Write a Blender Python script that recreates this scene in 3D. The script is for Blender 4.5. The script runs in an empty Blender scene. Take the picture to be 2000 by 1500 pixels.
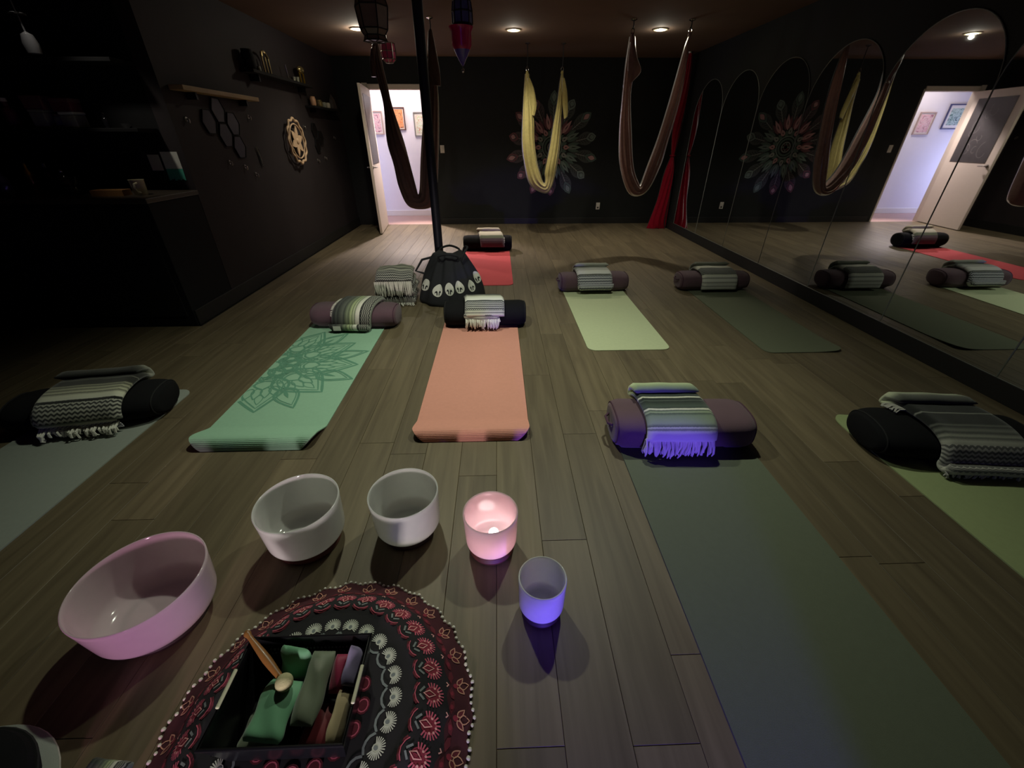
import bpy, bmesh, math, random
from mathutils import Vector, Matrix
random.seed(7)
PI = math.pi
scene = bpy.context.scene
COL = scene.collection

def lin(c):
    c = c / 255.0
    return c / 12.92 if c <= 0.04045 else ((c + 0.055) / 1.055) ** 2.4
def rgb(r, g, b): return (lin(r), lin(g), lin(b), 1.0)

# ---------------------------------------------------------------- camera
cam_d = bpy.data.cameras.new('camera'); cam = bpy.data.objects.new('camera', cam_d); COL.objects.link(cam)
cam_d.sensor_width = 36.0; cam_d.lens = 803.0 / 2000.0 * 36.0; cam_d.clip_start = 0.02
cam.location = (0, 0, 1.36)
cam.rotation_euler = (math.radians(90 - 30.8), 0, math.radians(-1.84))
scene.camera = cam

# ---------------------------------------------------------------- world, exposure
w = bpy.data.worlds.new('world'); scene.world = w; w.use_nodes = True
w.node_tree.nodes['Background'].inputs[0].default_value = (0.6, 0.62, 0.5, 1)
w.node_tree.nodes['Background'].inputs[1].default_value = 0.0
vs = scene.view_settings
vs.view_transform = 'Standard'; vs.look = 'None'; vs.gamma = 1.0; vs.use_curve_mapping = False
vs.exposure = 0.0

# ---------------------------------------------------------------- lights that are not fixtures in view
def spot(name, loc, target, power, color, size=75, blend=0.6, radius=0.04):
    d = bpy.data.lights.new(name, 'SPOT'); d.energy = power; d.color = color
    d.spot_size = math.radians(size); d.spot_blend = blend; d.shadow_soft_size = radius
    o = bpy.data.objects.new(name, d); COL.objects.link(o); o.location = loc
    o.rotation_euler = (Vector(target) - Vector(loc)).to_track_quat('-Z', 'Y').to_euler()
    return o
def point(name, loc, power, color, radius=0.03):
    d = bpy.data.lights.new(name, 'POINT'); d.energy = power; d.color = color; d.shadow_soft_size = radius
    o = bpy.data.objects.new(name, d); COL.objects.link(o); o.location = loc
    return o
def area(name, loc, target, sx, sy, power, color):
    d = bpy.data.lights.new(name, 'AREA'); d.shape = 'RECTANGLE'; d.size = sx; d.size_y = sy; d.energy = power; d.color = color
    o = bpy.data.objects.new(name, d); COL.objects.link(o); o.location = loc
    o.rotation_euler = (Vector(target) - Vector(loc)).to_track_quat('-Z', 'Y').to_euler()
    return o
WARM = (1.0, 0.93, 0.76)
GREENISH = (0.94, 1.0, 0.79)
# the ceiling downlights over the near half of the room
spot('downlight_near_a', (-0.6, 2.5, 2.43), (-0.55, 2.25, 0), 106, GREENISH, 116, 0.95)
spot('downlight_near_b', (0.78, 2.55, 2.43), (0.70, 2.3, 0), 98, GREENISH, 124, 0.95)
# coloured mood lamps standing on the floor behind the camera
spot('mood_lamp_blue', (0.46, -1.2, 0.13), (0.46, 0.0, -0.105), 270, (0.16, 0.08, 1.0), 34, 0.22, 0.05)
point('mood_lamp_blue_low', (-0.3, -0.25, 0.16), 5.0, (0.14, 0.07, 1.0), 0.05)
spot('mood_lamp_pink', (-0.85, -1.2, 0.34), (-1.12, 0.8, 0.10), 60, (1.0, 0.50, 0.74), 24, 0.8, 0.06)
spot('bowl_fill_pale', (-0.35, -1.2, 0.34), (-0.50, 1.05, 0.09), 115, (1.0, 0.86, 0.84), 34, 0.8, 0.06)  # pale fill added to brighten the fronts of the bowls
spot('alcove_fill', (-2.85, 3.25, 2.35), (-2.70, 3.86, 1.12), 15, (1.0, 0.93, 0.78), 48, 0.9, 0.05)  # added spot that brightens the notes and mug in the alcove
# corridor ceiling panel and two added fills
area('corridor_light', (-1.75, 8.62, 2.38), (-1.75, 8.62, 0), 1.4, 0.5, 24, (1.0, 0.88, 0.83))
spot('corridor_spill_fill', (-1.62, 8.72, 2.40), (-1.25, 6.9, 0), 520, (1.0, 0.84, 0.80), 70, 0.6, 0.08)  # added spot throwing extra light through the doorway onto the floor
area('corridor_blue_fill', (-3.6, 8.62, 0.9), (-1.6, 8.9, 0.6), 0.6, 1.2, 26, (0.55, 0.62, 1.0))  # added fill that gives the lower corridor wall its blue

# ---------------------------------------------------------------- helpers
def new_mesh(name, verts, faces, mats, smooth=True, sharp=None, uv=None, fmat=None):
    me = bpy.data.meshes.new(name)
    me.from_pydata([tuple(v) for v in verts], [], faces)
    for m in (mats if isinstance(mats, (list, tuple)) else [mats]): me.materials.append(m)
    if fmat:
        me.polygons.foreach_set('material_index', fmat)
    if uv:
        l = me.uv_layers.new(name='UVMap')
        for p in me.polygons:
            for li in p.loop_indices: l.data[li].uv = uv[me.loops[li].vertex_index]
    if smooth: me.polygons.foreach_set('use_smooth', [True] * len(me.polygons))
    me.update()
    if smooth and sharp: me.set_sharp_from_angle(angle=math.radians(sharp))
    return me
def link(name, me, parent=None, loc=None, rot=None):
    o = bpy.data.objects.new(name, me); COL.objects.link(o)
    if parent: o.parent = parent
    if loc is not None: o.location = loc
    if rot is not None: o.rotation_euler = rot
    return o
def tag(o, label=None, cat=None, group=None, kind=None):
    if label: o['label'] = label
    if cat: o['category'] = cat
    if group: o['group'] = group
    if kind: o['kind'] = kind
    return o
def thing(name, label, cat, loc=(0, 0, 0), rot=(0, 0, 0), group=None):
    o = bpy.data.objects.new(name, None); COL.objects.link(o)
    o.empty_display_size = 0.1; o.location = loc; o.rotation_euler = rot
    return tag(o, label, cat, group)

class MB:
    """collects shapes into one mesh"""
    def __init__(s): s.v = []; s.f = []; s.uv = []; s.m = []; s.mi = 0
    def add(s, v, f, uv=None):
        n = len(s.v); s.v += [tuple(a) for a in v]; s.f += [tuple(i + n for i in q) for q in f]
        s.uv += (uv if uv else [(0, 0)] * len(v)); s.m += [s.mi] * len(f); return s
    def box(s, x0, x1, y0, y1, z0, z1, b=0.0):
        if b <= 0:
            v = [(x, y, z) for z in (z0, z1) for y in (y0, y1) for x in (x0, x1)]
            return s.add(v, [(0, 2, 3, 1), (4, 5, 7, 6), (0, 1, 5, 4), (2, 6, 7, 3), (0, 4, 6, 2), (1, 3, 7, 5)])
        bm = bmesh.new(); bmesh.ops.create_cube(bm, size=1)
        for v in bm.verts: v.co = Vector(((x0 + x1) / 2 + v.co.x * (x1 - x0), (y0 + y1) / 2 + v.co.y * (y1 - y0), (z0 + z1) / 2 + v.co.z * (z1 - z0)))
        bmesh.ops.bevel(bm, geom=bm.edges[:], offset=b, segments=2, affect='EDGES', profile=0.5)
        bm.verts.index_update(); s.add([v.co[:] for v in bm.verts], [[v.index for v in f.verts] for f in bm.faces]); bm.free(); return s
    def lathe(s, prof, n=32, c=(0, 0, 0), cap=False, M=None):
        v = []; f = []
        for (r, z) in prof:
            for k in range(n):
                a = 2 * PI * k / n; p = Vector((r * math.cos(a), r * math.sin(a), z))
                if M: p = M @ p
                v.append((p.x + c[0], p.y + c[1], p.z + c[2]))
        for i in range(len(prof) - 1):
            for k in range(n):
                k2 = (k + 1) % n
                f.append((i * n + k, i * n + k2, (i + 1) * n + k2, (i + 1) * n + k))
        if cap: f.append(tuple(range(n))[::-1]); f.append(tuple((len(prof) - 1) * n + k for k in range(n)))
        return s.add(v, f)
    def tube(s, pts, r, n=8, closed=False, cap=True):
        pts = [Vector(p) for p in pts]; N = len(pts); v = []; f = []; up = Vector((0, 0, 1)); prev = None
        for i, p in enumerate(pts):
            a = pts[(i - 1) % N] if (closed or i > 0) else p; b = pts[(i + 1) % N] if (closed or i < N - 1) else p
            t = (b - a).normalized()
            if prev is None:
                u = t.cross(up); u = u.normalized() if u.length > 1e-4 else t.cross(Vector((1, 0, 0))).normalized()
            else:
                u = (prev - t * prev.dot(t)); u = u.normalized() if u.length > 1e-5 else prev
            prev = u; w_ = t.cross(u); rr = r[i] if isinstance(r, (list, tuple)) else r
            for k in range(n):
                a_ = 2 * PI * k / n; v.append(p + u * (rr * math.cos(a_)) + w_ * (rr * math.sin(a_)))
        for i in range(N if closed else N - 1):
            j = (i + 1) % N
            for k in range(n):
                k2 = (k + 1) % n; f.append((i * n + k, i * n + k2, j * n + k2, j * n + k))
        if cap and not closed: f.append(tuple(range(n))[::-1]); f.append(tuple((N - 1) * n + k for k in range(n)))
        return s.add(v, f)
    def ball(s, c, r, nu=12, nv=8, sc=(1, 1, 1)):
        v = [(c[0], c[1], c[2] - r * sc[2])]; f = []
        for j in range(1, nv):
            ph = PI * j / nv
            for k in range(nu):
                a = 2 * PI * k / nu
                v.append((c[0] + r * sc[0] * math.sin(ph) * math.cos(a), c[1] + r * sc[1] * math.sin(ph) * math.sin(a), c[2] - r * sc[2] * math.cos(ph)))
        v.append((c[0], c[1], c[2] + r * sc[2])); L = len(v) - 1
        for k in range(nu):
            k2 = (k + 1) % nu; f.append((0, 1 + k2, 1 + k)); f.append((L, 1 + (nv - 2) * nu + k, 1 + (nv - 2) * nu + k2))
            for j in range(nv - 2): f.append((1 + j * nu + k, 1 + j * nu + k2, 1 + (j + 1) * nu + k2, 1 + (j + 1) * nu + k))
        return s.add(v, f)
    def poly(s, pts): return s.add(pts, [tuple(range(len(pts)))])
    def prism(s, pts, h0, h1, put):
        """extrude a 2D outline; put(u, v, h) -> xyz"""
        n = len(pts); v = [put(a, b, h0) for a, b in pts] + [put(a, b, h1) for a, b in pts]
        f = [tuple(range(n))[::-1], tuple(range(n, 2 * n))] + [(i, (i + 1) % n, n + (i + 1) % n, n + i) for i in range(n)]
        return s.add(v, f)
    def ribbon(s, pts, wd, put, closed=False):
        """flat painted line of width wd along 2D pts"""
        n = len(pts); v = []; f = []
        for i, p in enumerate(pts):
            a = pts[i - 1] if (closed or i > 0) else p; b = pts[(i + 1) % n] if (closed or i < n - 1) else p
            dx, dy = b[0] - a[0], b[1] - a[1]; L = math.hypot(dx, dy) or 1; nx, ny = -dy / L, dx / L
            ww = wd[i] if isinstance(wd, list) else wd
            v += [put(p[0] + nx * ww / 2, p[1] + ny * ww / 2), put(p[0] - nx * ww / 2, p[1] - ny * ww / 2)]
        for i in range(n if closed else n - 1):
            j = (i + 1) % n; f.append((2 * i, 2 * i + 1, 2 * j + 1, 2 * j))
        return s.add(v, f)
    def build(s, name, mat, parent=None, smooth=True, sharp=40, loc=None, rot=None, uv=False):
        me = new_mesh(name, s.v, s.f, mat, smooth, sharp, s.uv if uv else None, s.m if isinstance(mat, (list, tuple)) else None)
        return link(name, me, parent, loc, rot)

# ---------------------------------------------------------------- materials
def mat(name, col, rough=0.7, metal=0.0, noise=0.12, nscale=18, bump=0.0, bscale=120, spec=0.5, coat=0.0, emit=None, estr=0, coords='Object', sheen=0.0, alpha=None, trans=0.0):
    m = bpy.data.materials.new(name); m.use_nodes = True; nt = m.node_tree; N = nt.nodes; L = nt.links
    b = N['Principled BSDF']; b.inputs['Roughness'].default_value = rough; b.inputs['Metallic'].default_value = metal
    b.inputs['Specular IOR Level'].default_value = spec; b.inputs['Coat Weight'].default_value = coat; b.inputs['Sheen Weight'].default_value = sheen
    b.inputs['Transmission Weight'].default_value = trans
    tc = N.new('ShaderNodeTexCoord')
    if noise > 0:
        t = N.new('ShaderNodeTexNoise'); t.inputs['Scale'].default_value = nscale; t.inputs['Detail'].default_value = 4
        L.new(tc.outputs[coords], t.inputs['Vector'])
        r = N.new('ShaderNodeMixRGB'); r.inputs[1].default_value = tuple(c * (1 - noise) for c in col[:3]) + (1,)
        r.inputs[2].default_value = tuple(min(1, c * (1 + noise)) for c in col[:3]) + (1,)
        L.new(t.outputs['Fac'], r.inputs[0]); L.new(r.outputs[0], b.inputs['Base Color'])
    else: b.inputs['Base Color'].default_value = col
    if bump > 0:
        t2 = N.new('ShaderNodeTexNoise'); t2.inputs['Scale'].default_value = bscale; t2.inputs['Detail'].default_value = 3
        L.new(tc.outputs[coords], t2.inputs['Vector'])
        bp = N.new('ShaderNodeBump'); bp.inputs['Strength'].default_value = bump; bp.inputs['Distance'].default_value = 0.004
        L.new(t2.outputs['Fac'], bp.inputs['Height']); L.new(bp.outputs[0], b.inputs['Normal'])
    if emit: b.inputs['Emission Color'].default_value = emit; b.inputs['Emission Strength'].default_value = estr
    return m

def wood_floor():
    m = bpy.data.materials.new('plank_vinyl'); m.use_nodes = True; nt = m.node_tree; N = nt.nodes; L = nt.links; b = N['Principled BSDF']
    tc = N.new('ShaderNodeTexCoord'); oi = N.new('ShaderNodeObjectInfo')
    mp = N.new('ShaderNodeMapping'); mp.inputs['Scale'].default_value = (26, 1.6, 1)
    sh = N.new('ShaderNodeVectorMath'); sh.operation = 'ADD'
    mul = N.new('ShaderNodeMath'); mul.operation = 'MULTIPLY'; mul.inputs[1].default_value = 37.0; L.new(oi.outputs['Random'], mul.inputs[0])
    cx = N.new('ShaderNodeCombineXYZ'); L.new(mul.outputs[0], cx.inputs[0]); L.new(mul.outputs[0], cx.inputs[1])
    L.new(tc.outputs['Object'], sh.inputs[0]); L.new(cx.outputs[0], sh.inputs[1]); L.new(sh.outputs[0], mp.inputs['Vector'])
    t = N.new('ShaderNodeTexNoise'); t.inputs['Scale'].default_value = 1.0; t.inputs['Detail'].default_value = 6; t.inputs['Distortion'].default_value = 0.6
    L.new(mp.outputs[0], t.inputs['Vector'])
    r = N.new('ShaderNodeValToRGB'); e = r.color_ramp.elements
    e[0].position = 0.25; e[0].color = rgb(84, 73, 56); e[1].position = 0.8; e[1].color = rgb(112, 100, 78)
    x = e.new(0.5); x.color = rgb(98, 87, 67)
    L.new(t.outputs['Fac'], r.inputs[0])
    hs = N.new('ShaderNodeHueSaturation'); L.new(r.outputs[0], hs.inputs['Color'])
    mr = N.new('ShaderNodeMapRange'); mr.inputs['To Min'].default_value = 0.84; mr.inputs['To Max'].default_value = 1.16; L.new(oi.outputs['Random'], mr.inputs['Value'])
    L.new(mr.outputs[0], hs.inputs['Value']); L.new(hs.outputs[0], b.inputs['Base Color'])
    b.inputs['Roughness'].default_value = 0.52; b.inputs['Specular IOR Level'].default_value = 0.35
    bp = N.new('ShaderNodeBump'); bp.inputs['Strength'].default_value = 0.08; bp.inputs['Distance'].default_value = 0.002
    L.new(t.outputs['Fac'], bp.inputs['Height']); L.new(bp.outputs[0], b.inputs['Normal'])
    return m

def stripe_mat(name, stops, axis='v', zig=(), fine=0.0):
    """woven serape stripes along one UV axis; zig = (start, end, count, colour a, colour b)"""
    m = bpy.data.materials.new(name); m.use_nodes = True; nt = m.node_tree; N = nt.nodes; L = nt.links; b = N['Principled BSDF']
    b.inputs['Roughness'].default_value = 0.95; b.inputs['Sheen Weight'].default_value = 0.25; b.inputs['Specular IOR Level'].default_value = 0.1
    uv = N.new('ShaderNodeUVMap'); sp = N.new('ShaderNodeSeparateXYZ'); L.new(uv.outputs[0], sp.inputs[0])
    a, o = (sp.outputs[1], sp.outputs[0]) if axis == 'v' else (sp.outputs[0], sp.outputs[1])
    nz = N.new('ShaderNodeTexNoise'); nz.inputs['Scale'].default_value = 40; L.new(uv.outputs[0], nz.inputs['Vector'])
    wob = N.new('ShaderNodeMath'); wob.operation = 'MULTIPLY_ADD'; wob.inputs[1].default_value = 0.012; L.new(nz.outputs['Fac'], wob.inputs[0]); L.new(a, wob.inputs[2])
    r = N.new('ShaderNodeValToRGB'); e = r.color_ramp.elements
    while len(e) > 1: e.remove(e[-1])
    e[0].position = stops[0][0]; e[0].color = stops[0][1]
    for p, c in stops[1:31]: e.new(p).color = c
    L.new(wob.outputs[0], r.inputs[0]); out = r.outputs[0]
    def mth(op, x, y=None):
        n = N.new('ShaderNodeMath'); n.operation = op
        for i, q in enumerate((x, y)):
            if q is None: continue
            if isinstance(q, (int, float)): n.inputs[i].default_value = q
            else: L.new(q, n.inputs[i])
        return n.outputs[0]
    for (z0, z1, cnt, ca, cb) in zig:
        msk = mth('MULTIPLY', mth('GREATER_THAN', wob.outputs[0], z0), mth('LESS_THAN', wob.outputs[0], z1))
        tri = mth('ABSOLUTE', mth('SUBTRACT', mth('FRACT', mth('MULTIPLY', o, cnt * 1.7)), 0.5))
        ph = mth('ADD', mth('MULTIPLY', tri, 0.9), mth('MULTIPLY', a, 4.6 / max(0.02, z1 - z0)))
        pat = mth('GREATER_THAN', mth('FRACT', ph), 0.5)
        mx = N.new('ShaderNodeMixRGB'); mx.inputs[1].default_value = ca; mx.inputs[2].default_value = cb; L.new(pat, mx.inputs[0])
        m2 = N.new('ShaderNodeMixRGB'); L.new(msk, m2.inputs[0]); L.new(out, m2.inputs[1]); L.new(mx.outputs[0], m2.inputs[2]); out = m2.outputs[0]
    L.new(out, b.inputs['Base Color'])
    wv = N.new('ShaderNodeTexNoise'); wv.inputs['Scale'].default_value = 260; L.new(uv.outputs[0], wv.inputs['Vector'])
    bp = N.new('ShaderNodeBump'); bp.inputs['Strength'].default_value = 0.5; bp.inputs['Distance'].default_value = 0.004; L.new(wv.outputs['Fac'], bp.inputs['Height']); L.new(bp.outputs[0], b.inputs['Normal'])
    return m

def frosted(name, tint, tr=0.55):
    m = bpy.data.materials.new(name); m.use_nodes = True; nt = m.node_tree; N = nt.nodes; L = nt.links
    N.remove(N['Principled BSDF']); out = N['Material Output']
    tc = N.new('ShaderNodeTexCoord'); nz = N.new('ShaderNodeTexNoise'); nz.inputs['Scale'].default_value = 30; L.new(tc.outputs['Object'], nz.inputs['Vector'])
    mx = N.new('ShaderNodeMixRGB'); mx.inputs[1].default_value = tuple(c * 0.93 for c in tint[:3]) + (1,); mx.inputs[2].default_value = tint; L.new(nz.outputs['Fac'], mx.inputs[0])
    d = N.new('ShaderNodeBsdfDiffuse'); t = N.new('ShaderNodeBsdfTranslucent'); L.new(mx.outputs[0], d.inputs[0]); L.new(mx.outputs[0], t.inputs[0])
    a = N.new('ShaderNodeMixShader'); a.inputs[0].default_value = tr; L.new(d.outputs[0], a.inputs[1]); L.new(t.outputs[0], a.inputs[2])
    g = N.new('ShaderNodeBsdfGlossy'); g.inputs['Roughness'].default_value = 0.12
    fr = N.new('ShaderNodeFresnel'); fr.inputs['IOR'].default_value = 1.35
    c = N.new('ShaderNodeMixShader'); L.new(fr.outputs[0], c.inputs[0]); L.new(a.outputs[0], c.inputs[1]); L.new(g.outputs[0], c.inputs[2]); L.new(c.outputs[0], out.inputs[0])
    return m
def cloth(name, col, tr=0.25, nscale=30, noise=0.18, ior=1.18):
    m = bpy.data.materials.new(name); m.use_nodes = True; nt = m.node_tree; N = nt.nodes; L = nt.links
    N.remove(N['Principled BSDF']); out = N['Material Output']
    tc = N.new('ShaderNodeTexCoord'); nz = N.new('ShaderNodeTexNoise'); nz.inputs['Scale'].default_value = nscale; L.new(tc.outputs['Object'], nz.inputs['Vector'])
    mx = N.new('ShaderNodeMixRGB'); mx.inputs[1].default_value = tuple(c * (1 - noise) for c in col[:3]) + (1,); mx.inputs[2].default_value = tuple(min(1, c * (1 + noise)) for c in col[:3]) + (1,); L.new(nz.outputs['Fac'], mx.inputs[0])
    d = N.new('ShaderNodeBsdfDiffuse'); t = N.new('ShaderNodeBsdfTranslucent'); L.new(mx.outputs[0], d.inputs[0]); L.new(mx.outputs[0], t.inputs[0])
    a = N.new('ShaderNodeMixShader'); a.inputs[0].default_value = tr; L.new(d.outputs[0], a.inputs[1]); L.new(t.outputs[0], a.inputs[2])
    g = N.new('ShaderNodeBsdfGlossy'); g.inputs['Roughness'].default_value = 0.35
    fr = N.new('ShaderNodeFresnel'); fr.inputs['IOR'].default_value = ior
    c = N.new('ShaderNodeMixShader'); L.new(fr.outputs[0], c.inputs[0]); L.new(a.outputs[0], c.inputs[1]); L.new(g.outputs[0], c.inputs[2]); L.new(c.outputs[0], out.inputs[0])
    return m
def art(name, c1, c2, c3, scale):
    m = bpy.data.materials.new(name); m.use_nodes = True; nt = m.node_tree; N = nt.nodes; L = nt.links; b = N['Principled BSDF']; b.inputs['Roughness'].default_value = 0.6
    tc = N.new('ShaderNodeTexCoord'); t = N.new('ShaderNodeTexNoise'); t.inputs['Scale'].default_value = scale; t.inputs['Distortion'].default_value = 2.5; L.new(tc.outputs['Object'], t.inputs['Vector'])
    r = N.new('ShaderNodeValToRGB'); e = r.color_ramp.elements; e[0].position = 0.35; e[0].color = c1; e[1].position = 0.65; e[1].color = c3; e.new(0.5).color = c2
    L.new(t.outputs['Fac'], r.inputs[0]); L.new(r.outputs[0], b.inputs['Base Color']); return m

M_floor = wood_floor()
M_sub = mat('subfloor', rgb(30, 26, 20), 0.9)
M_black = mat('black_wall_paint', rgb(27, 29, 29), 0.75, noise=0.2, nscale=6, bump=0.06, bscale=90, spec=0.3)
M_plum = mat('lit_black_wall_paint', rgb(42, 36, 38), 0.75, noise=0.2, nscale=5, bump=0.06, bscale=90, spec=0.3)  # black wall made lighter and redder: stronger light put into its colour
M_deep = mat('deep_black_paint', rgb(24, 24, 26), 0.8, noise=0.2, nscale=6, spec=0.2)
M_ceil = mat('ceiling_brown_paint', rgb(104, 82, 66), 0.9, noise=0.15, nscale=3)
M_base = mat('black_baseboard', rgb(22, 22, 22), 0.6, noise=0.1)
M_white = mat('white_trim', rgb(225, 218, 210), 0.45, noise=0.03)
M_door = mat('cream_door_paint', rgb(205, 192, 178), 0.5, noise=0.04)
M_lilac = mat('lilac_white_wall', rgb(226, 220, 226), 0.85, noise=0.02)
M_hallfloor = mat('rose_hall_floor', rgb(170, 138, 128), 0.5, noise=0.1, nscale=10)
M_mirror = mat('mirror_silver', (0.58, 0.60, 0.62, 1), 0.015, metal=1.0, noise=0.02, nscale=2)
M_medge = mat('mirror_polished_edge', rgb(128, 132, 126), 0.4, metal=0.3, noise=0.05)
M_metal = mat('brushed_metal', rgb(150, 145, 140), 0.3, metal=0.9, noise=0.1)
M_chrome = mat('chrome', rgb(215, 215, 215), 0.12, metal=1.0, noise=0.02)
M_iron = mat('dark_iron', rgb(34, 32, 34), 0.5, metal=0.6, noise=0.2)
M_pole = mat('blue_lit_column_paint', rgb(26, 26, 40), 0.5, noise=0.15, spec=0.4)  # blue lamp reflection put into the black as a navy tint
M_rim = mat('lamp_trim', rgb(210, 200, 170), 0.5, noise=0.03)
M_bulb = mat('lamp_lens', (1, 0.9, 0.6, 1), 0.5, noise=0.0, emit=(1.0, 0.86, 0.42, 1), estr=30)
M_plum_f = mat('plum_canvas', rgb(86, 62, 72), 0.9, noise=0.14, nscale=12, bump=0.25, bscale=300, sheen=0.2)
M_plum_d = mat('plum_piping', rgb(70, 42, 58), 0.9, noise=0.1)
M_blk_f = mat('black_velour', rgb(20, 20, 22), 0.95, noise=0.2, nscale=14, bump=0.2, bscale=300, spec=0.15)
M_blk_p = mat('black_piping', rgb(14, 14, 15), 0.9, noise=0.1)
M_tagw = mat('white_care_label', rgb(215, 215, 205), 0.8, noise=0.04)
M_wool_w = mat('white_wool_yarn', rgb(214, 212, 200), 0.95, noise=0.15, nscale=60, sheen=0.2)
M_wool_g = mat('grey_wool_yarn', rgb(160, 158, 150), 0.95, noise=0.2, nscale=60)
M_crystal = frosted('frosted_quartz', (0.95, 0.95, 0.93, 1), 0.55)
M_crystal_p = frosted('rose_frosted_quartz', (0.93, 0.76, 0.78, 1), 0.6)
M_crystal_b = frosted('pink_lit_frosted_quartz', (0.95, 0.80, 0.85, 1), 0.55)  # pink lamp light put into the tint of the largest bowl
M_oring = mat('dark_rubber_ring', rgb(40, 26, 24), 0.6, noise=0.1)
M_oring_r = mat('red_brown_rubber_ring', rgb(84, 42, 32), 0.6, noise=0.25)
M_yellow = cloth('mustard_nylon', rgb(200, 186, 122), 0.2)
M_mauve = cloth('mauve_brown_nylon', rgb(168, 140, 130), 0.35)
M_mauve_d = cloth('dark_mauve_nylon', rgb(100, 82, 76), 0.1, ior=1.05)
M_red = cloth('crimson_silk', rgb(150, 22, 44), 0.3)

# ---------------------------------------------------------------- setting
RX, LX, BY, CZ, FY = 3.0, -2.55, 8.12, 2.46, -1.6
AX = -5.2            # end of the alcove on the counter side
NY = 3.92            # wall behind the counter

floor = MB().box(AX, RX, FY, BY, -0.06, -0.006).build('floor', M_sub, None, False); tag(floor, kind='structure')
hall = MB().box(-4.0, 0.4, BY, 9.14, -0.06, 0.0).build('floor_hall', M_hallfloor, None, False); tag(hall, kind='structure')
def plank_mesh(wd, ln, cache={}):
    k = (round(wd, 3), round(ln, 3))
    if k in cache: return cache[k]
    g = 0.0006; b = 0.0010; hx, hy = k[0] / 2 - g, k[1] / 2 - g
    v = [(-hx, -hy, -0.005), (hx, -hy, -0.005), (hx, hy, -0.005), (-hx, hy, -0.005), (-hx, -hy, -b), (hx, -hy, -b), (hx, hy, -b), (-hx, hy, -b),
         (-hx + b, -hy + b, 0), (hx - b, -hy + b, 0), (hx - b, hy - b, 0), (-hx + b, hy - b, 0)]
    f = [(0, 1, 5, 4), (1, 2, 6, 5), (2, 3, 7, 6), (3, 0, 4, 7), (4, 5, 9, 8), (5, 6, 10, 9), (6, 7, 11, 10), (7, 4, 8, 11), (8, 9, 10, 11)]
    cache[k] = new_mesh('plank', v, f, M_floor, False); return cache[k]
PW, PL = 0.178, 1.32
rng = random.Random(3); col_i = 0; x = RX
extra = MB(); npl = 0
while x > AX + 0.01:
    x0 = max(AX, x - PW); yend = BY if x0 > LX - 0.02 else NY - 0.6
    y = -0.05 - rng.random() * PL
    if x0 < -4.3: y = 1.6
    while y < yend - 0.02:
        y1 = min(y + PL, yend)
        if y1 - y > 0.03:
            link('plank', plank_mesh(x - x0, y1 - y), floor, ((x + x0) / 2, (y + y1) / 2, 0)); npl += 1
        y = y1
    x = x0
print('PLANKS', npl)

def struct(o): return tag(o, kind='structure')
struct(MB().box(AX - 0.1, RX + 0.12, FY - 0.1, 9.24, CZ, CZ + 0.1).build('ceiling', M_ceil, None, False))
struct(MB().box(RX, RX + 0.12, FY - 0.1, BY + 0.1, -0.06, CZ).build('wall_right', M_black, None, False))
DX0, DX1, DH = -2.06, -1.12, 2.05
struct(MB().box(LX - 0.1, DX0, BY, BY + 0.1, -0.06, CZ).box(DX1, RX, BY, BY + 0.1, -0.06, CZ).box(DX0, DX1, BY, BY + 0.1, DH, CZ).build('wall_back', M_black, None, False))
struct(MB().box(LX - 0.12, LX, NY, BY + 0.1, -0.06, CZ).build('wall_left', M_plum, None, False))
struct(MB().box(AX, LX - 0.12, NY, NY + 0.1, -0.06, CZ).build('wall_alcove', M_deep, None, False))
struct(MB().box(AX - 0.1, AX, FY - 0.1, NY + 0.1, -0.06, CZ).build('wall_far_left', M_deep, None, False))
struct(MB().box(AX - 0.1, RX + 0.12, FY - 0.1, FY, -0.06, CZ).build('wall_front', M_black, None, False))
struct(MB().box(-4.0, 0.4, 9.14, 9.24, -0.06, CZ).build('wall_hall', M_lilac, None, False))
struct(MB().box(0.4, 0.5, BY + 0.1, 9.24, -0.06, CZ).build('wall_hall_end', M_lilac, None, False))
struct(MB().box(-4.1, -4.0, BY, 9.24, -0.06, CZ).build('wall_hall_side', M_lilac, None, False))
struct(MB().box(-4.0, LX - 0.1, BY + 0.1, BY + 0.12, -0.06, CZ).build('wall_hall_near', M_lilac, None, False))
struct(MB().box(RX - 0.014, RX, FY, BY, 0, 0.125, 0.003).build('baseboard_right', M_base, None, False))
struct(MB().box(LX, LX + 0.014, 3.34, BY, 0, 0.13, 0.003).build('baseboard_left', M_base, None, False))
struct(MB().box(DX1 + 0.09, RX - 0.014, BY - 0.014, BY, 0, 0.1, 0.003).build('baseboard_back', M_base, None, False))
struct(MB().box(-4.0, 0.4, 9.125, 9.14, 0.0, 0.1, 0.003).build('baseboard_hall', M_white, None, False))
# door casing
struct(MB().box(DX0 - 0.075, DX0 + 0.014, BY - 0.016, BY + 0.104, 0, DH + 0.075, 0.004).box(DX1 - 0.012, DX1 + 0.02, BY - 0.004, BY + 0.104, 0, DH + 0.02, 0.002).box(DX0, DX1, BY - 0.016, BY + 0.104, DH - 0.012, DH + 0.06, 0.004).build('trim_1', M_door, None, False))
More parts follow.
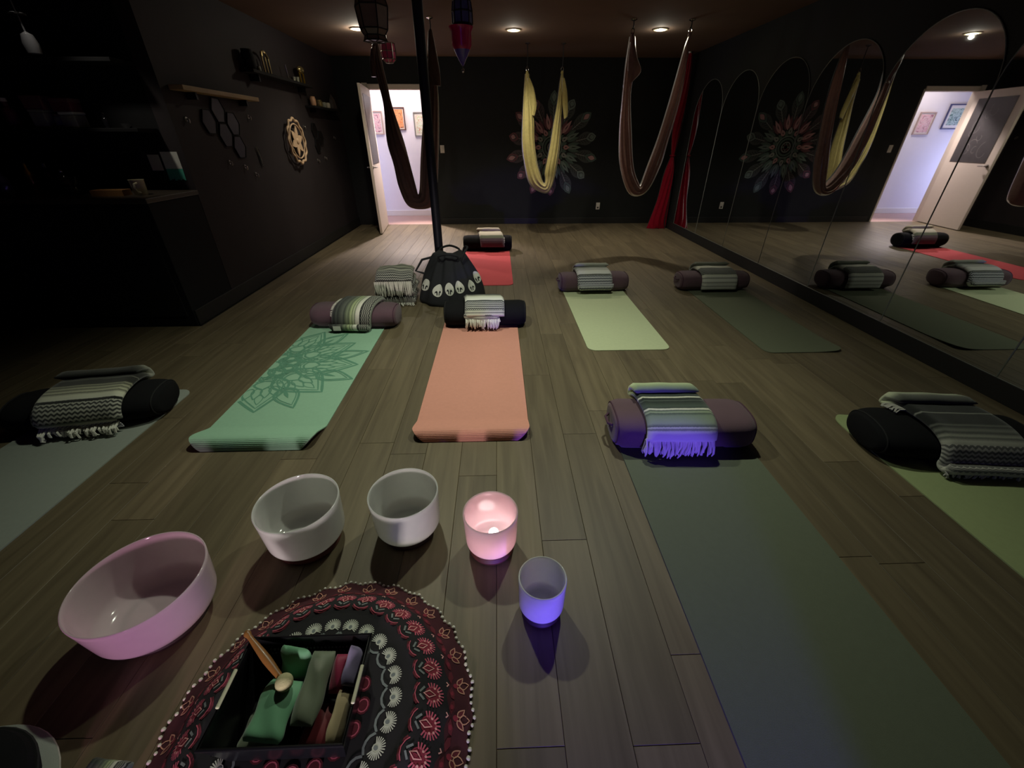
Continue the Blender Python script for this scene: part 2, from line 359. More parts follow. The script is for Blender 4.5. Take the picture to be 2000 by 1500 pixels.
# open door leaf
door = bpy.data.objects.new('door_1', None); COL.objects.link(door); door.location = (DX0 + 0.045, BY - 0.02, 0.0); tag(door, kind='structure', label='cream door standing open with a dark chalkboard panel on its upper half')
door.rotation_euler = (0, 0, math.radians(-83.5))
DW = 0.92
MB().box(0.0, DW, -0.038, 0.0, 0.012, DH - 0.012, 0.003).build('door_leaf', M_door, door, False)
M_chalk = mat('chalkboard', rgb(62, 58, 58), 0.45, noise=0.35, nscale=7, coords='Object')
MB().box(0.10, DW - 0.13, 0.0, 0.004, 1.02, 1.93, 0.001).build('chalkboard_panel', M_chalk, door, False)
ch = MB()
for k in range(9):
    cx, cz, rr = 0.25 + 0.4 * random.random(), 1.15 + 0.65 * random.random(), 0.05 + 0.08 * random.random(); a0 = random.random() * 6
    ch.ribbon([(cx + rr * (1 - t / 30) * math.cos(a0 + t / 4), cz + rr * (1 - t / 30) * 1.2 * math.sin(a0 + t / 4)) for t in range(18)], 0.006, lambda u, v: (u, 0.0046, v))
ch.build('chalk_drawing', mat('chalk', rgb(120, 114, 112), 0.9), door, False)
hd = MB().lathe([(0.0, 0), (0.026, 0), (0.026, 0.008), (0.01, 0.012), (0.009, 0.045), (0, 0.046)], 16, (DW - 0.065, 0.0, 0.98), M=Matrix.Rotation(-PI / 2, 3, 'X')).tube([(DW - 0.065, 0.042, 0.98), (DW - 0.1, 0.046, 0.98), (DW - 0.18, 0.046, 0.978)], 0.009)
hd.lathe([(0.0, 0), (0.026, 0), (0.026, 0.008), (0.01, 0.012), (0.009, 0.045), (0, 0.046)], 16, (DW - 0.065, -0.038, 0.98), M=Matrix.Rotation(PI / 2, 3, 'X')).tube([(DW - 0.065, -0.08, 0.98), (DW - 0.1, -0.084, 0.98), (DW - 0.18, -0.084, 0.978)], 0.009)
hd.build('door_handle', M_metal, door)

# hallway pictures
def picture(x0, x1, z0, z1, fm, am, label, mt=0.04):
    t = thing('framed_picture', label, 'picture', ((x0 + x1) / 2, 9.14, z0), group='framed art on the hallway wall')
    hw, h = (x1 - x0) / 2, z1 - z0; b = 0.018
    MB().box(-hw, hw, -0.025, 0, 0, b).box(-hw, hw, -0.025, 0, h - b, h).box(-hw, -hw + b, -0.025, 0, b, h - b).box(hw - b, hw, -0.025, 0, b, h - b).build('frame', fm, t, False)
    MB().box(-hw + b, hw - b, -0.012, 0, b, h - b).build('mat_board', M_white, t, False)
    MB().box(-hw + b + mt, hw - b - mt, -0.0135, -0.012, b + mt, h - b - mt).build('print', am, t, False)
Mf_pale = mat('pale_wood_frame', rgb(176, 150, 142), 0.5); Mf_dark = mat('dark_brown_frame', rgb(84, 48, 44), 0.5); Mf_blue = mat('navy_frame', rgb(52, 56, 104), 0.5); Mf_grey = mat('grey_frame', rgb(120, 118, 116), 0.5)
picture(-2.42, -2.11, 1.43, 1.80, Mf_pale, art('pink_art', rgb(214, 150, 160), rgb(226, 196, 196), rgb(150, 90, 110), 14), 'framed pink and rose print, thin pale frame, on hallway wall', 0.02)
picture(-1.96, -1.695, 1.50, 1.86, Mf_dark, art('orange_art', rgb(206, 104, 50), rgb(226, 160, 110), rgb(120, 60, 50), 16), 'framed orange print in a dark brown frame on hallway wall', 0.015)
picture(-1.537, -1.30, 1.40, 1.785, Mf_grey, art('green_art', rgb(170, 180, 110), rgb(220, 224, 214), rgb(190, 120, 90), 14), 'framed green and orange print in a thin grey frame on hallway wall', 0.03)
picture(-3.0, -2.63, 1.52, 1.93, Mf_blue, art('tree_art', rgb(70, 110, 100), rgb(190, 210, 200), rgb(60, 80, 90), 9), 'framed grey-green print in a navy frame on hallway wall', 0.05)

# wall plates
def plate(loc, rot, label, sockets):
    t = thing('wall_outlet' if sockets else 'light_switch', label, 'outlet' if sockets else 'switch', loc, rot)
    MB().box(-0.035, 0.035, -0.006, 0, -0.058, 0.058, 0.002).build('cover_plate', M_white, t, False)
    if sockets:
        for z in (-0.026, 0.022): MB().box(-0.016, 0.016, -0.009, -0.005, z - 0.014, z + 0.014, 0.002).build('socket', mat('socket_face', rgb(60, 58, 55), 0.5) if z < 0 else M_white, t, False)
    else: MB().box(-0.012, 0.012, -0.014, -0.005, -0.02, 0.02, 0.003).build('rocker', M_white, t, False)
plate((1.84, BY, 0.30), (0, 0, 0), 'white wall outlet with one dark plug on black back wall', True)
plate((-0.93, BY, 1.21), (0, 0, 0), 'white light switch on black wall beside the doorway', False)

# ---------------------------------------------------------------- mirrors
edges = [-0.58, 0.30, 1.18, 2.06, 2.94, 3.825, 4.70, 5.58, 6.46, 7.34]
ordn = ['ninth', 'eighth', 'seventh', 'sixth', 'fifth', 'fourth', 'third', 'second', 'first']
for oi_, (a, b) in enumerate(zip(edges[:-1], edges[1:])):
    t = thing('arched_mirror', ordn[oi_] + ' tall arched mirror panel counted from the crimson silk', 'mirror', (RX, (a + b) / 2, 0.125), group='arched mirror panels side by side')
    hw = (b - a) / 2 - 0.0015; zs = 1.625 - 0.125; out = [(-hw, 0), (hw, 0)]
    out += [(hw * math.cos(PI * k / 32), zs + hw * math.sin(PI * k / 32)) for k in range(33)]
    MB().prism(out, -0.006, -0.001, lambda u, v, h: (h, u, v)).build('glass', M_mirror, t, False)
    MB().tube([(-0.006, u, v) for u, v in out], 0.0032, 6, closed=True).build('polished_edge', M_medge, t)

# ---------------------------------------------------------------- ceiling lights
def downlight(x, y, power, label, tgt=None, glow=0.03, gz=0.04):
    t = thing('recessed_downlight', label, 'ceiling light', (x, y, CZ), group='recessed ceiling downlights')
    MB().lathe([(0.052, -0.002), (0.058, -0.012), (0.078, -0.010), (0.086, 0.0), (0.052, 0.0)], 32).build('trim_ring', M_rim, t)
    MB().lathe([(0.0, -0.0095), (0.03, -0.0085), (0.052, -0.005), (0.052, 0.0)], 32).build('lens', M_bulb, t)
    s_ = spot('downlight_beam', (x, y, CZ - 0.03), tgt or (x, y, 0), power, WARM, 125, 0.9, 0.04)
    p_ = point('downlight_glow', (x, y, CZ - gz), power * glow, WARM, 0.02)
downlight(-1.59, 6.25, 60, 'lit recessed downlight beside the dark hexagonal lantern', glow=0.10, gz=0.045)
downlight(0.22, 6.25, 84, 'lit recessed downlight in front of the mustard hammock')
downlight(1.93, 6.17, 76, 'lit recessed downlight between the hooks of the mauve hammock')

# ---------------------------------------------------------------- counter alcove
CY = 3.33
cab = thing('bar_counter', 'black bar counter with dark countertop at the alcove corner', 'counter', (0, 0, 0))
MB().box(AX + 0.004, LX, CY, NY - 0.004, 0, 0.955, 0.004).build('counter_base', M_deep, cab, False)
MB().box(AX + 0.004, LX + 0.012, CY - 0.02, NY - 0.004, 0.955, 0.99, 0.005).build('countertop', mat('dark_laminate', rgb(62, 54, 46), 0.4, noise=0.2), cab, False)
for i in range(4): MB().box(AX + 0.3 + i * 0.58, AX + 0.86 + i * 0.58, CY - 0.012, CY, 0.09, 0.93, 0.003).build('cabinet_door', M_deep, cab, False)
shelfA = MB().box(AX, LX - 0.13, NY - 0.22, NY, 1.405, 1.43, 0.003).build('wall_shelf', M_deep, None, False); tag(shelfA, 'long black shelf above the bar counter', 'shelf')
shelfB = MB().box(AX, LX - 0.13, NY - 0.22, NY, 1.825, 1.85, 0.003).build('wall_shelf', M_deep, None, False); tag(shelfB, 'upper black shelf high above the bar counter', 'shelf')
# notes on the alcove wall
def note(x0, x1, z0, z1, m, label, fr=None):
    t = thing('paper_note', label, 'note', ((x0 + x1) / 2, NY, z0)); hw = (x1 - x0) / 2
    g = [(-hw, 0), (hw, 0), (hw, z1 - z0), (-hw, z1 - z0)]
    v = []; 
    MB().box(-hw, hw, -0.003, 0, (z1 - z0) * (0.42 if fr else 0), z1 - z0).build('sheet', m, t, False)
    if fr:
        n = MB(); k = 6
        for i in range(k): n.poly([(-hw + 2 * hw * i / k, -0.002, (z1 - z0) * 0.43), (-hw + 2 * hw * i / k, -0.006, 0.01 * (i % 2)), (-hw + 2 * hw * (i + 0.93) / k, -0.005, 0.006 * ((i + 1) % 3)), (-hw + 2 * hw * (i + 1) / k, -0.002, (z1 - z0) * 0.43)])
        n.build('torn_strips', fr, t, False)
M_paper = mat('paper', rgb(186, 186, 168), 0.9, noise=0.08, nscale=30)
note(-2.845, -2.755, 1.135, 1.25, M_paper, 'square cream paper note pinned over the bar counter')
note(-2.735, -2.60, 1.06, 1.27, mat('paper_grey', rgb(198, 198, 190), 0.9), 'white paper note with teal tear-off strips over the bar counter', mat('teal_paper', rgb(70, 160, 138), 0.8))
# things on the counter
ZC = 0.99
M_mug = mat('cream_stoneware', rgb(196, 190, 160), 0.4, noise=0.1)
t = thing('mug', 'cream stoneware mug standing at the end of the bar counter', 'mug', (-2.74, 3.56, ZC))
MB().lathe([(0.0, 0), (0.04, 0), (0.044, 0.01), (0.048, 0.10), (0.05, 0.105), (0.044, 0.105), (0.04, 0.012), (0, 0.01)], 24).build('cup', M_mug, t)
MB().tube([(0.03 + 0.0, -0.045, 0.085), (0.03, -0.075, 0.08), (0.03, -0.082, 0.05), (0.03, -0.07, 0.025), (0.03, -0.042, 0.02)], 0.007).build('handle', M_mug, t)
t = thing('cardboard_tray', 'low tan cardboard tray on the bar counter beside the mug', 'tray', (-2.93, 3.52, ZC), (0, 0, 0.1))
MB().box(-0.11, 0.11, -0.05, 0.05, 0, 0.006).box(-0.11, 0.11, -0.05, -0.044, 0.006, 0.04).box(-0.11, 0.11, 0.044, 0.05, 0.006, 0.04).box(-0.11, -0.104, -0.044, 0.044, 0.006, 0.04).box(0.104, 0.11, -0.044, 0.044, 0.006, 0.04).build('tray_body', mat('tan_card', rgb(190, 140, 88), 0.85), t, False)
MB().box(-0.09, 0.09, -0.035, 0.035, 0.0065, 0.03, 0.004).build('paper_stack', M_paper, t, False)
def bottle(loc, h, r, m, capm, label, cat='bottle', name='glass_bottle', neck=0.42, group=None, par=None):
    t = thing(name, label, cat, loc, group=group)
    pr = [(0, 0), (r * 0.92, 0), (r, 0.006), (r, h * 0.55), (r * 0.85, h * 0.64), (r * neck, h * 0.72), (r * neck, h * 0.9), (0, h * 0.9)]
    MB().lathe(pr, 20).build('body', m, t)
    MB().lathe([(0, h * 0.88), (r * neck * 1.2, h * 0.88), (r * neck * 1.2, h), (0, h)], 16).build('cap', capm, t)
    return t
M_dglass = mat('dark_glossy_glass', rgb(26, 26, 30), 0.08, noise=0.05, coat=0.6)
M_gold = mat('gold_foil', rgb(214, 176, 60), 0.25, metal=0.9, noise=0.05)
M_cglass = mat('smoky_clear_glass', rgb(92, 92, 96), 0.08, noise=0.05, coat=0.5)
bottle((-3.66, 3.50, ZC), 0.20, 0.038, M_cglass, M_chrome, 'squat smoky glass bottle with silver cap at the far end of the bar counter')
bottle((-3.60, 3.66, ZC), 0.24, 0.030, M_gold, M_dglass, 'slim gold bottle with dark cap on the bar counter')
bottle((-3.46, 3.66, ZC), 0.21, 0.034, M_dglass, M_chrome, 'dark glass bottle beside the gold bottle on the bar counter')
t = thing('kettle', 'dark metal kettle with a spout on the bar counter', 'kettle', (-3.30, 3.60, ZC))
MB().lathe([(0, 0), (0.07, 0), (0.075, 0.01), (0.07, 0.08), (0.05, 0.13), (0.03, 0.145), (0, 0.15)], 24).build('pot', M_dglass, t)
MB().ball((0, 0, 0.16), 0.014).build('lid_knob', M_chrome, t)
MB().tube([(0.06, -0.02, 0.06), (0.10, -0.03, 0.09), (0.115, -0.035, 0.13)], [0.014, 0.010, 0.008]).build('spout', M_chrome, t)
MB().tube([(-0.055, 0, 0.11), (-0.05, 0, 0.18), (0, 0, 0.205), (0.05, 0, 0.18), (0.055, 0, 0.11)], 0.006).build('handle', M_dglass, t)
# things on the alcove shelf
SZ = 1.43
M_rose = mat('rose_packaging', rgb(110, 48, 62), 0.6, noise=0.2); M_dust = mat('dusty_rose', rgb(120, 76, 78), 0.7, noise=0.2); M_putty = mat('putty_ceramic', rgb(150, 150, 136), 0.6, noise=0.15)
def pot(loc, h, r, m, label, name='jar', cat='jar', lidm=None):
    t = thing(name, label, cat, loc)
    MB().lathe([(0, 0), (r * 0.8, 0), (r, h * 0.15), (r, h * 0.75), (r * 0.8, h * 0.86), (0, h * 0.86)], 20).build('body', m, t)
    MB().lathe([(0, h * 0.85), (r * 0.85, h * 0.85), (r * 0.85, h * 0.97), (0, h)], 20).build('lid', lidm or m, t)
SY = NY - 0.12
bottle((-3.64, SY, SZ), 0.19, 0.04, M_rose, M_tagw, 'rose pink bottle with pale cap on the black shelf')
for i, (xx, hh, lb) in enumerate([(-3.40, 0.10, 'putty coloured square tin on the black shelf, under a rose box'), (-3.19, 0.085, 'speckled putty tin on the black shelf, nearest the notes')]):
    t = thing('storage_tin', lb, 'tin', (xx, SY, SZ))
    MB().box(-0.055, 0.055, -0.055, 0.055, 0, hh, 0.008).build('body', M_putty, t, False); MB().box(-0.057, 0.057, -0.057, 0.057, hh, hh + 0.018, 0.006).build('lid', M_tagw if i else M_putty, t, False)
pot((-3.295, SY, SZ), 0.09, 0.036, M_putty, 'small round putty jar between two tins on the black shelf', lidm=M_dust)
for xx, z0, lb, m in [(-3.40, SZ + 0.118, 'dusty rose box on top of a putty tin', M_dust), (-3.205, SZ + 0.103, 'maroon box on top of the speckled tin', M_rose)]:
    t = thing('gift_box', lb, 'box', (xx, SY, z0)); MB().box(-0.07, 0.07, -0.05, 0.05, 0, 0.075, 0.005).build('body', m, t, False); MB().box(-0.073, 0.073, -0.053, 0.053, 0.06, 0.085, 0.005).build('lid', M_dust, t, False)
bottle((-2.965, SY, SZ), 0.10, 0.018, M_dglass, M_chrome, 'small dark dropper bottle on the black shelf')
t = thing('trinket_dish', 'small metal trinket dish on the black shelf near its end', 'dish', (-2.82, SY, SZ)); MB().lathe([(0, 0), (0.025, 0), (0.04, 0.03), (0.037, 0.03), (0.022, 0.006), (0, 0.006)], 20).build('bowl', M_chrome, t); MB().ball((0, 0, 0.014), 0.012).build('bead', M_cglass, t)
bottle((-3.62, NY - 0.1, 1.85), 0.26, 0.03, M_cglass, M_chrome, 'tall clear glass bottle on the upper black shelf')
t = thing('hanging_glass', 'clear stemmed glass hanging upside down over the bar counter', 'glass', (-2.95, 3.45, 1.83))
MB().lathe([(0.036, 0.0), (0.042, 0.05), (0.03, 0.095), (0.005, 0.11), (0.004, 0.19), (0.034, 0.197), (0.034, 0.2), (0, 0.2)], 20).build('bowl', M_cglass, t)
tag(MB().tube([(-2.95, 3.45, 2.02), (-2.95, 3.45, CZ)], 0.004).box(-2.98, -2.92, 3.42, 3.48, 2.02, 2.03).build('glass_rack', M_iron, None), 'thin iron rack rod from ceiling holding the stemmed glass', 'rack')

# thing at the far left floor
t = thing('floor_speaker', 'black rounded floor unit with a slanted grey edge bar by the bar counter', 'speaker', (-4.12, 3.0, 0), (0, 0, 0.3))
MB().lathe([(0, 0), (0.2, 0), (0.22, 0.02), (0.2, 0.06), (0.15, 0.12), (0.10, 0.5), (0.06, 0.62), (0, 0.64)], 24).build('body', M_dglass, t)
MB().tube([(0.25, -0.04, 0.03), (0.11, -0.02, 0.42), (0.03, 0.0, 0.66)], 0.014).build('edge_bar', mat('grey_bar', rgb(120, 120, 122), 0.5), t)

# ---------------------------------------------------------------- left wall decor
M_palew = mat('pale_wood', rgb(158, 132, 90), 0.6, noise=0.2, nscale=12)
t = thing('floating_shelf', 'long pale wooden floating shelf on the left wall', 'shelf', (LX, 4.62, 1.69)); MB().box(0, 0.11, -0.60, 0.60, 0, 0.035, 0.004).build('board', M_palew, t, False)
for yy in (-0.4, 0.4): MB().box(0, 0.08, yy - 0.012, yy + 0.012, -0.05, 0.0).build('bracket', M_iron, t, False)
t = thing('floating_shelf', 'high black shelf holding brass ornaments on the left wall', 'shelf', (LX, 5.98, 1.935)); MB().box(0, 0.14, -0.78, 0.78, 0, 0.028, 0.004).build('board', M_deep, t, False)
for yy in (-0.6, 0.6): MB().box(0, 0.1, yy - 0.012, yy + 0.012, -0.06, 0.0).build('bracket', M_iron, t, False)
t = thing('floating_shelf', 'short black shelf with small jars near the room corner', 'shelf', (LX, 7.25, 1.72)); MB().box(0, 0.13, -0.55, 0.55, 0, 0.025, 0.004).build('board', M_deep, t, False)
for yy in (-0.4, 0.4): MB().box(0, 0.09, yy - 0.012, yy + 0.012, -0.05, 0.0).build('bracket', M_iron, t, False)
M_brass = mat('aged_brass', rgb(190, 172, 120), 0.25, metal=0.8, noise=0.15)
Z2 = 1.963
t = thing('ornament_trio', 'tall pale brass arched ornament with three prongs on the high black shelf', 'ornament', (LX + 0.07, 5.68, Z2))
for dy in (-0.07, 0, 0.07): MB().tube([(0, dy, 0), (0, dy, 0.15)], 0.009).build('prong', M_brass, t)
MB().tube([(0, -0.07, 0.15), (0, -0.06, 0.185), (0, -0.02, 0.20), (0, 0.03, 0.19), (0, 0.07, 0.15)], 0.013).build('arch', M_brass, t)
t = thing('ornament_pair', 'gold domed ornament with two prongs at the end of the high black shelf', 'ornament', (LX + 0.07, 6.62, Z2))
for dy in (-0.06, 0.05): MB().tube([(0, dy, 0), (0, dy, 0.12)], 0.013).build('prong', M_gold, t)
MB().ball((0, -0.01, 0.15), 0.05, sc=(0.8, 1.7, 0.8)).build('dome', M_brass, t)
t = thing('incense_stick_holder', 'thin grey stick standing in a holder on the high black shelf', 'ornament', (LX + 0.07, 6.22, Z2)); MB().box(-0.03, 0.03, -0.05, 0.05, 0, 0.012).build('base', M_metal, t, False); MB().tube([(0, -0.03, 0.01), (0, -0.05, 0.15)], 0.008).build('stick', M_metal, t)
for i, (yy, hh, lb) in enumerate([(6.34, 0.05, 'tiny pale votive cup beside the grey stick'), (6.45, 0.06, 'tiny pale votive cup beside the gold ornament')]):
    t = thing('votive_cup', lb, 'cup', (LX + 0.07, yy, Z2)); MB().lathe([(0, 0), (0.018, 0), (0.026, hh), (0.023, hh), (0.016, 0.005), (0, 0.005)], 16).build('cup', M_putty, t); MB().lathe([(0, 0.006), (0.015, 0.006), (0.018, 0.02), (0, 0.022)], 12).build('wax', M_tagw, t)
pot((LX + 0.07, 5.30, Z2), 0.17, 0.06, M_deep, 'round black urn at the near end of the high black shelf', 'urn', 'urn')
pot((LX + 0.07, 5.47, Z2), 0.05, 0.025, M_putty, 'small grey pot beside the black urn', lidm=M_metal)
Z3 = 1.745
for yy, hh, rr, m, lb in [(6.84, 0.11, 0.04, mat('peach_jar', rgb(196, 150, 116), 0.4), 'peach jar at the near end of the short shelf'), (7.05, 0.085, 0.05, M_brass, 'wide brass jar on the short shelf'), (7.25, 0.07, 0.035, M_putty, 'small pale jar in the middle of the short shelf'), (7.42, 0.075, 0.03, mat('ivory_jar', rgb(206, 198, 176), 0.5), 'ivory jar on the short shelf')]: pot((LX + 0.065, yy, Z3), hh, rr, m, lb)
t = thing('stone_pyramid', 'pointed grey stone at the end of the short shelf', 'stone', (LX + 0.065, 7.62, Z3)); MB().lathe([(0, 0), (0.06, 0), (0.065, 0.02), (0.045, 0.12), (0.0, 0.2)], 6).build('stone', M_metal, t, False)
# hexagon mirrors
def hexa(y, z, r, label):
    t = thing('hexagon_panel', label, 'wall panel', (LX, y, z), group='black hexagon panels on the plum wall')
    o_ = [(r * math.cos(PI / 3 * k), r * math.sin(PI / 3 * k)) for k in range(6)]
    MB().prism(o_, 0.0, 0.012, lambda u, v, h: (h, u, v)).build('panel', mat('black_hexagon', rgb(9, 9, 10), 0.35, noise=0.1, spec=0.25) if 'M_hex' not in globals() else M_hex, t, False)
    MB().tube([(0.012, u, v) for u, v in o_], 0.004, 6, True).build('rim', M_deep, t)
M_hex = mat('black_hexagon', rgb(9, 9, 10), 0.35, noise=0.1, spec=0.25)
for y, z, lb in [(4.59, 1.585, 'topmost'), (4.40, 1.49, 'bar counter side'), (4.78, 1.485, 'feather wand side upper'), (4.60, 1.39, 'central lower'), (4.78, 1.29, 'lowest')]: hexa(y, z, 0.105, lb + ' black hexagon panel in the cluster under the pale wooden shelf')
for y, z, lb in [(6.83, 1.46, 'topmost'), (7.02, 1.37, 'middle'), (6.845, 1.275, 'lowest')]: hexa(y, z, 0.10, lb + ' black hexagon panel in the cluster under the short shelf')
# flower rosette
t = thing('flower_rosette', 'round carved cream flower rosette hanging on the left wall', 'wall decor', (LX + 0.055, 6.06, 1.335))
M_ros = mat('cream_carved_wood', rgb(206, 174, 140), 0.6, noise=0.2, nscale=14)
ring = [(0, 0.235 * (1 + 0.05 * math.cos(12 * a)) * math.cos(a), 0.235 * (1 + 0.05 * math.cos(12 * a)) * math.sin(a)) for a in [2 * PI * k / 72 for k in range(72)]]
MB().tube(ring, 0.014, 8, True).build('scalloped_ring', M_ros, t)
ring2 = [(0, 0.185 * math.cos(a), 0.185 * math.sin(a)) for a in [2 * PI * k / 40 for k in range(40)]]
MB().tube(ring2, 0.008, 6, True).build('inner_ring', M_ros, t)
pet = MB(); n = 12; pts = [(0.17 * s_, 0.042 * math.sin(PI * s_ ** 0.8)) for s_ in [i / n for i in range(n + 1)]]; pts = pts + [(a, -b) for a, b in pts[::-1]][1:-1]
pm = None
for k in range(6):
    if pm is None: o = pet.prism(pts, -0.004, 0.006, lambda u, v, h: (h, u, v)).build('petal', M_ros, t, False); pm = o.data
    else: o = link('petal', pm, t)
    o.rotation_euler = (PI / 3 * k + 0.3, 0, 0)
MB().ball((0.004, 0, 0), 0.035, sc=(0.5, 1, 1)).build('boss', M_ros, t)
MB().tube([(-0.055, 0, 0.0), (0, 0, 0.0)], 0.008).build('peg', M_iron, t)
# feather wand, hooks and little wall ornaments
t = thing('hanging_feather', 'slim grey feather wand hanging on the left wall', 'wall decor', (LX + 0.012, 5.12, 1.27)); MB().tube([(0, -0.03, 0.02), (0, 0, -0.06), (0, 0.015, -0.16)], [0.004, 0.007, 0.004]).build('quill', M_metal, t); MB().prism([(0, 0), (0.02, -0.06), (0.014, -0.15), (0.0, -0.17), (-0.012, -0.1)], -0.001, 0.001, lambda u, v, h: (h, u, v)).build('vane', M_deep, t, False)
for y, z, lb in [(5.12, 1.555, 'small silver wall hook above the grey feather wand'), (4.1, 1.50, 'small grey wall ornament beside the black hexagon cluster'), (4.53, 1.17, 'small oval stone on the wall below the hexagon cluster'), (4.78, 1.12, 'tiny oval stone on the wall beside the feather wand'), (4.95, 1.04, 'lowest oval stone on the wall below the feather wand'), (6.5, 1.50, 'small wall hook beside the flower rosette'), (7.6, 1.38, 'small round wall knob near the room corner'), (7.05, 1.12, 'small round knob on the wall below the short shelf cluster'), (6.75, 1.1, 'small pale knob on the wall between rosette and corner')]:
    t = thing('wall_hook', lb, 'wall decor', (LX, y, z)); MB().lathe([(0, 0), (0.02, 0), (0.018, 0.006), (0.006, 0.008), (0.006, 0.02), (0, 0.021)], 12, M=Matrix.Rotation(PI / 2, 3, 'Y')).build('backplate', M_metal, t); MB().ball((0.022, 0, -0.012), 0.012, 10, 6, (0.7, 0.8, 1.6)).build('stud', M_metal, t)

# ---------------------------------------------------------------- column
t = thing('support_column', 'round black steel support column from floor to ceiling', 'column', (-0.583, 4.16, 0))
MB().lathe([(0, 0), (0.041, 0), (0.041, CZ), (0, CZ)], 28).build('shaft', M_pole, t); MB().lathe([(0.041, 0), (0.075, 0), (0.075, 0.012), (0.041, 0.02)], 28).build('base_flange', M_pole, t); MB().lathe([(0.041, CZ - 0.02), (0.075, CZ - 0.012), (0.075, CZ), (0.041, CZ)], 28).build('top_flange', M_pole, t)

# ---------------------------------------------------------------- hammocks and silk
def crom(P, n=6):
    out = []
    for i in range(len(P) - 1):
        p0, p1, p2, p3 = P[max(0, i - 1)], P[i], P[i + 1], P[min(len(P) - 1, i + 2)]
        for k in range(n):
            t = k / n
            out.append(tuple(0.5 * ((2 * b) + (-a + c) * t + (2 * a - 5 * b + 4 * c - d) * t * t + (-a + 3 * b - 3 * c + d) * t ** 3) for a, b, c, d in zip(p0, p1, p2, p3)))
    out.append(tuple(P[-1])); return out
def gathered(pairs, Y, depth, m, name, parent, pleats=9, amp=0.13, n=36, seed=0, minr=0.012, cap=True):
    """pleated tube of cloth between two side outlines (xa, za, xb, zb)"""
    P = crom(pairs, 6); mb = MB(); v = []; f = []; r_ = random.Random(seed); ph = [r_.random() * 6 for _ in range(4)]
    for i, (xa, za, xb, zb) in enumerate(P):
        c = Vector(((xa + xb) / 2, Y, (za + zb) / 2)); h = Vector((xb - xa, 0, zb - za)) * 0.5; hw = max(minr, h.length); hn = h.normalized() if h.length > 1e-5 else Vector((1, 0, 0))
        dp = max(minr, min(depth, 0.85 * hw + 0.02)); s_ = i / len(P)
        for k in range(n):
            a = 2 * PI * k / n; ca, sa = math.cos(a), math.sin(a)
            rp = 1 - amp * (0.5 + 0.5 * math.sin(pleats * a + 3 * math.sin(5 * s_ + ph[0]) + ph[1])) - 0.05 * math.sin(3 * a + 9 * s_ + ph[2])
            q = c + hn * (hw * ca) + Vector((0, dp * sa * rp, 0)); v.append(q)
    for i in range(len(P) - 1):
        for k in range(n):
            k2 = (k + 1) % n; f.append((i * n + k, i * n + k2, (i + 1) * n + k2, (i + 1) * n + k))
    if cap: f.append(tuple(range(n))[::-1]); f.append(tuple((len(P) - 1) * n + k for k in range(n)))
    mb.add(v, f); return mb.build(name, m, parent, True, 70)
def rig(parent, x, z, Y):
    """ceiling plate, chain and ring down to the knot"""
    MB().lathe([(0, CZ), (0.035, CZ), (0.035, CZ - 0.008), (0.01, CZ - 0.02), (0, CZ - 0.02)], 16, (x, Y, 0)).build('ceiling_plate', M_chrome, parent)
    zt = CZ - 0.015; L_ = zt - z - 0.03
    if L_ > 0.05:
        MB().tube([(x, Y, zt), (x + 0.004, Y, z + 0.05 + L_ * 0.4), (x, Y, z + 0.05)], 0.006).build('hanging_strap', M_iron, parent)
    a_ = [(x + 0.016 * math.cos(q), Y, z + 0.03 + 0.034 * math.sin(q)) for q in [2 * PI * k / 20 for k in range(20)]]
    MB().tube(a_, 0.0045, 6, True).build('carabiner', M_chrome, parent)
    MB().ball((x, Y, z - 0.005), 0.022, sc=(0.9, 0.9, 1.3)).build('knot', parent_m[parent.name], parent)
parent_m = {}
H3 = [(1.452, 2.308, 1.516, 2.308), (1.441, 2.085, 1.56, 2.058), (1.446, 1.8, 1.545, 1.8), (1.461, 1.416, 1.612, 1.416), (1.518, 1.067, 1.688, 1.067), (1.681, 0.756, 1.782, 0.883), (1.891, 0.774, 1.808, 0.882), (2.018, 1.066, 1.865, 1.101), (2.064, 1.335, 1.934, 1.367), (2.114, 1.651, 1.99, 1.666), (2.133, 1.947, 2.037, 1.975), (2.116, 2.225, 2.078, 2.238), (2.116, 2.318, 2.106, 2.318)]
T3 = [(1.454, 2.255, 1.516, 2.229), (1.453, 2.108, 1.556, 2.122), (1.469, 1.997, 1.615, 2.005), (1.507, 1.898, 1.535, 1.912)]
H2 = [(0.4, 2.124, 0.464, 2.124), (0.382, 1.885, 0.497, 1.885), (0.367, 1.571, 0.546, 1.603), (0.364, 1.323, 0.56, 1.323), (0.397, 1.065, 0.607, 1.065), (0.494, 0.758, 0.675, 0.868), (0.736, 0.63, 0.715, 0.785), (0.845, 0.729, 0.727, 0.84), (0.906, 1.011, 0.713, 0.94), (0.936, 1.272, 0.77, 1.238), (0.941, 1.522, 0.814, 1.539), (0.942, 1.809, 0.857, 1.809), (0.948, 2.007, 0.874, 2.007), (0.931, 2.126, 0.894, 2.126)]
T2a = [(0.43, 2.073, 0.47, 2.073), (0.445, 1.94, 0.537, 1.94), (0.495, 1.757, 0.57, 1.758), (0.507, 1.648, 0.545, 1.64)]
T2b = [(0.906, 2.075, 0.946, 2.075), (0.914, 1.941, 0.988, 1.941), (0.935, 1.758, 1.018, 1.727), (0.964, 1.601, 1.013, 1.633)]
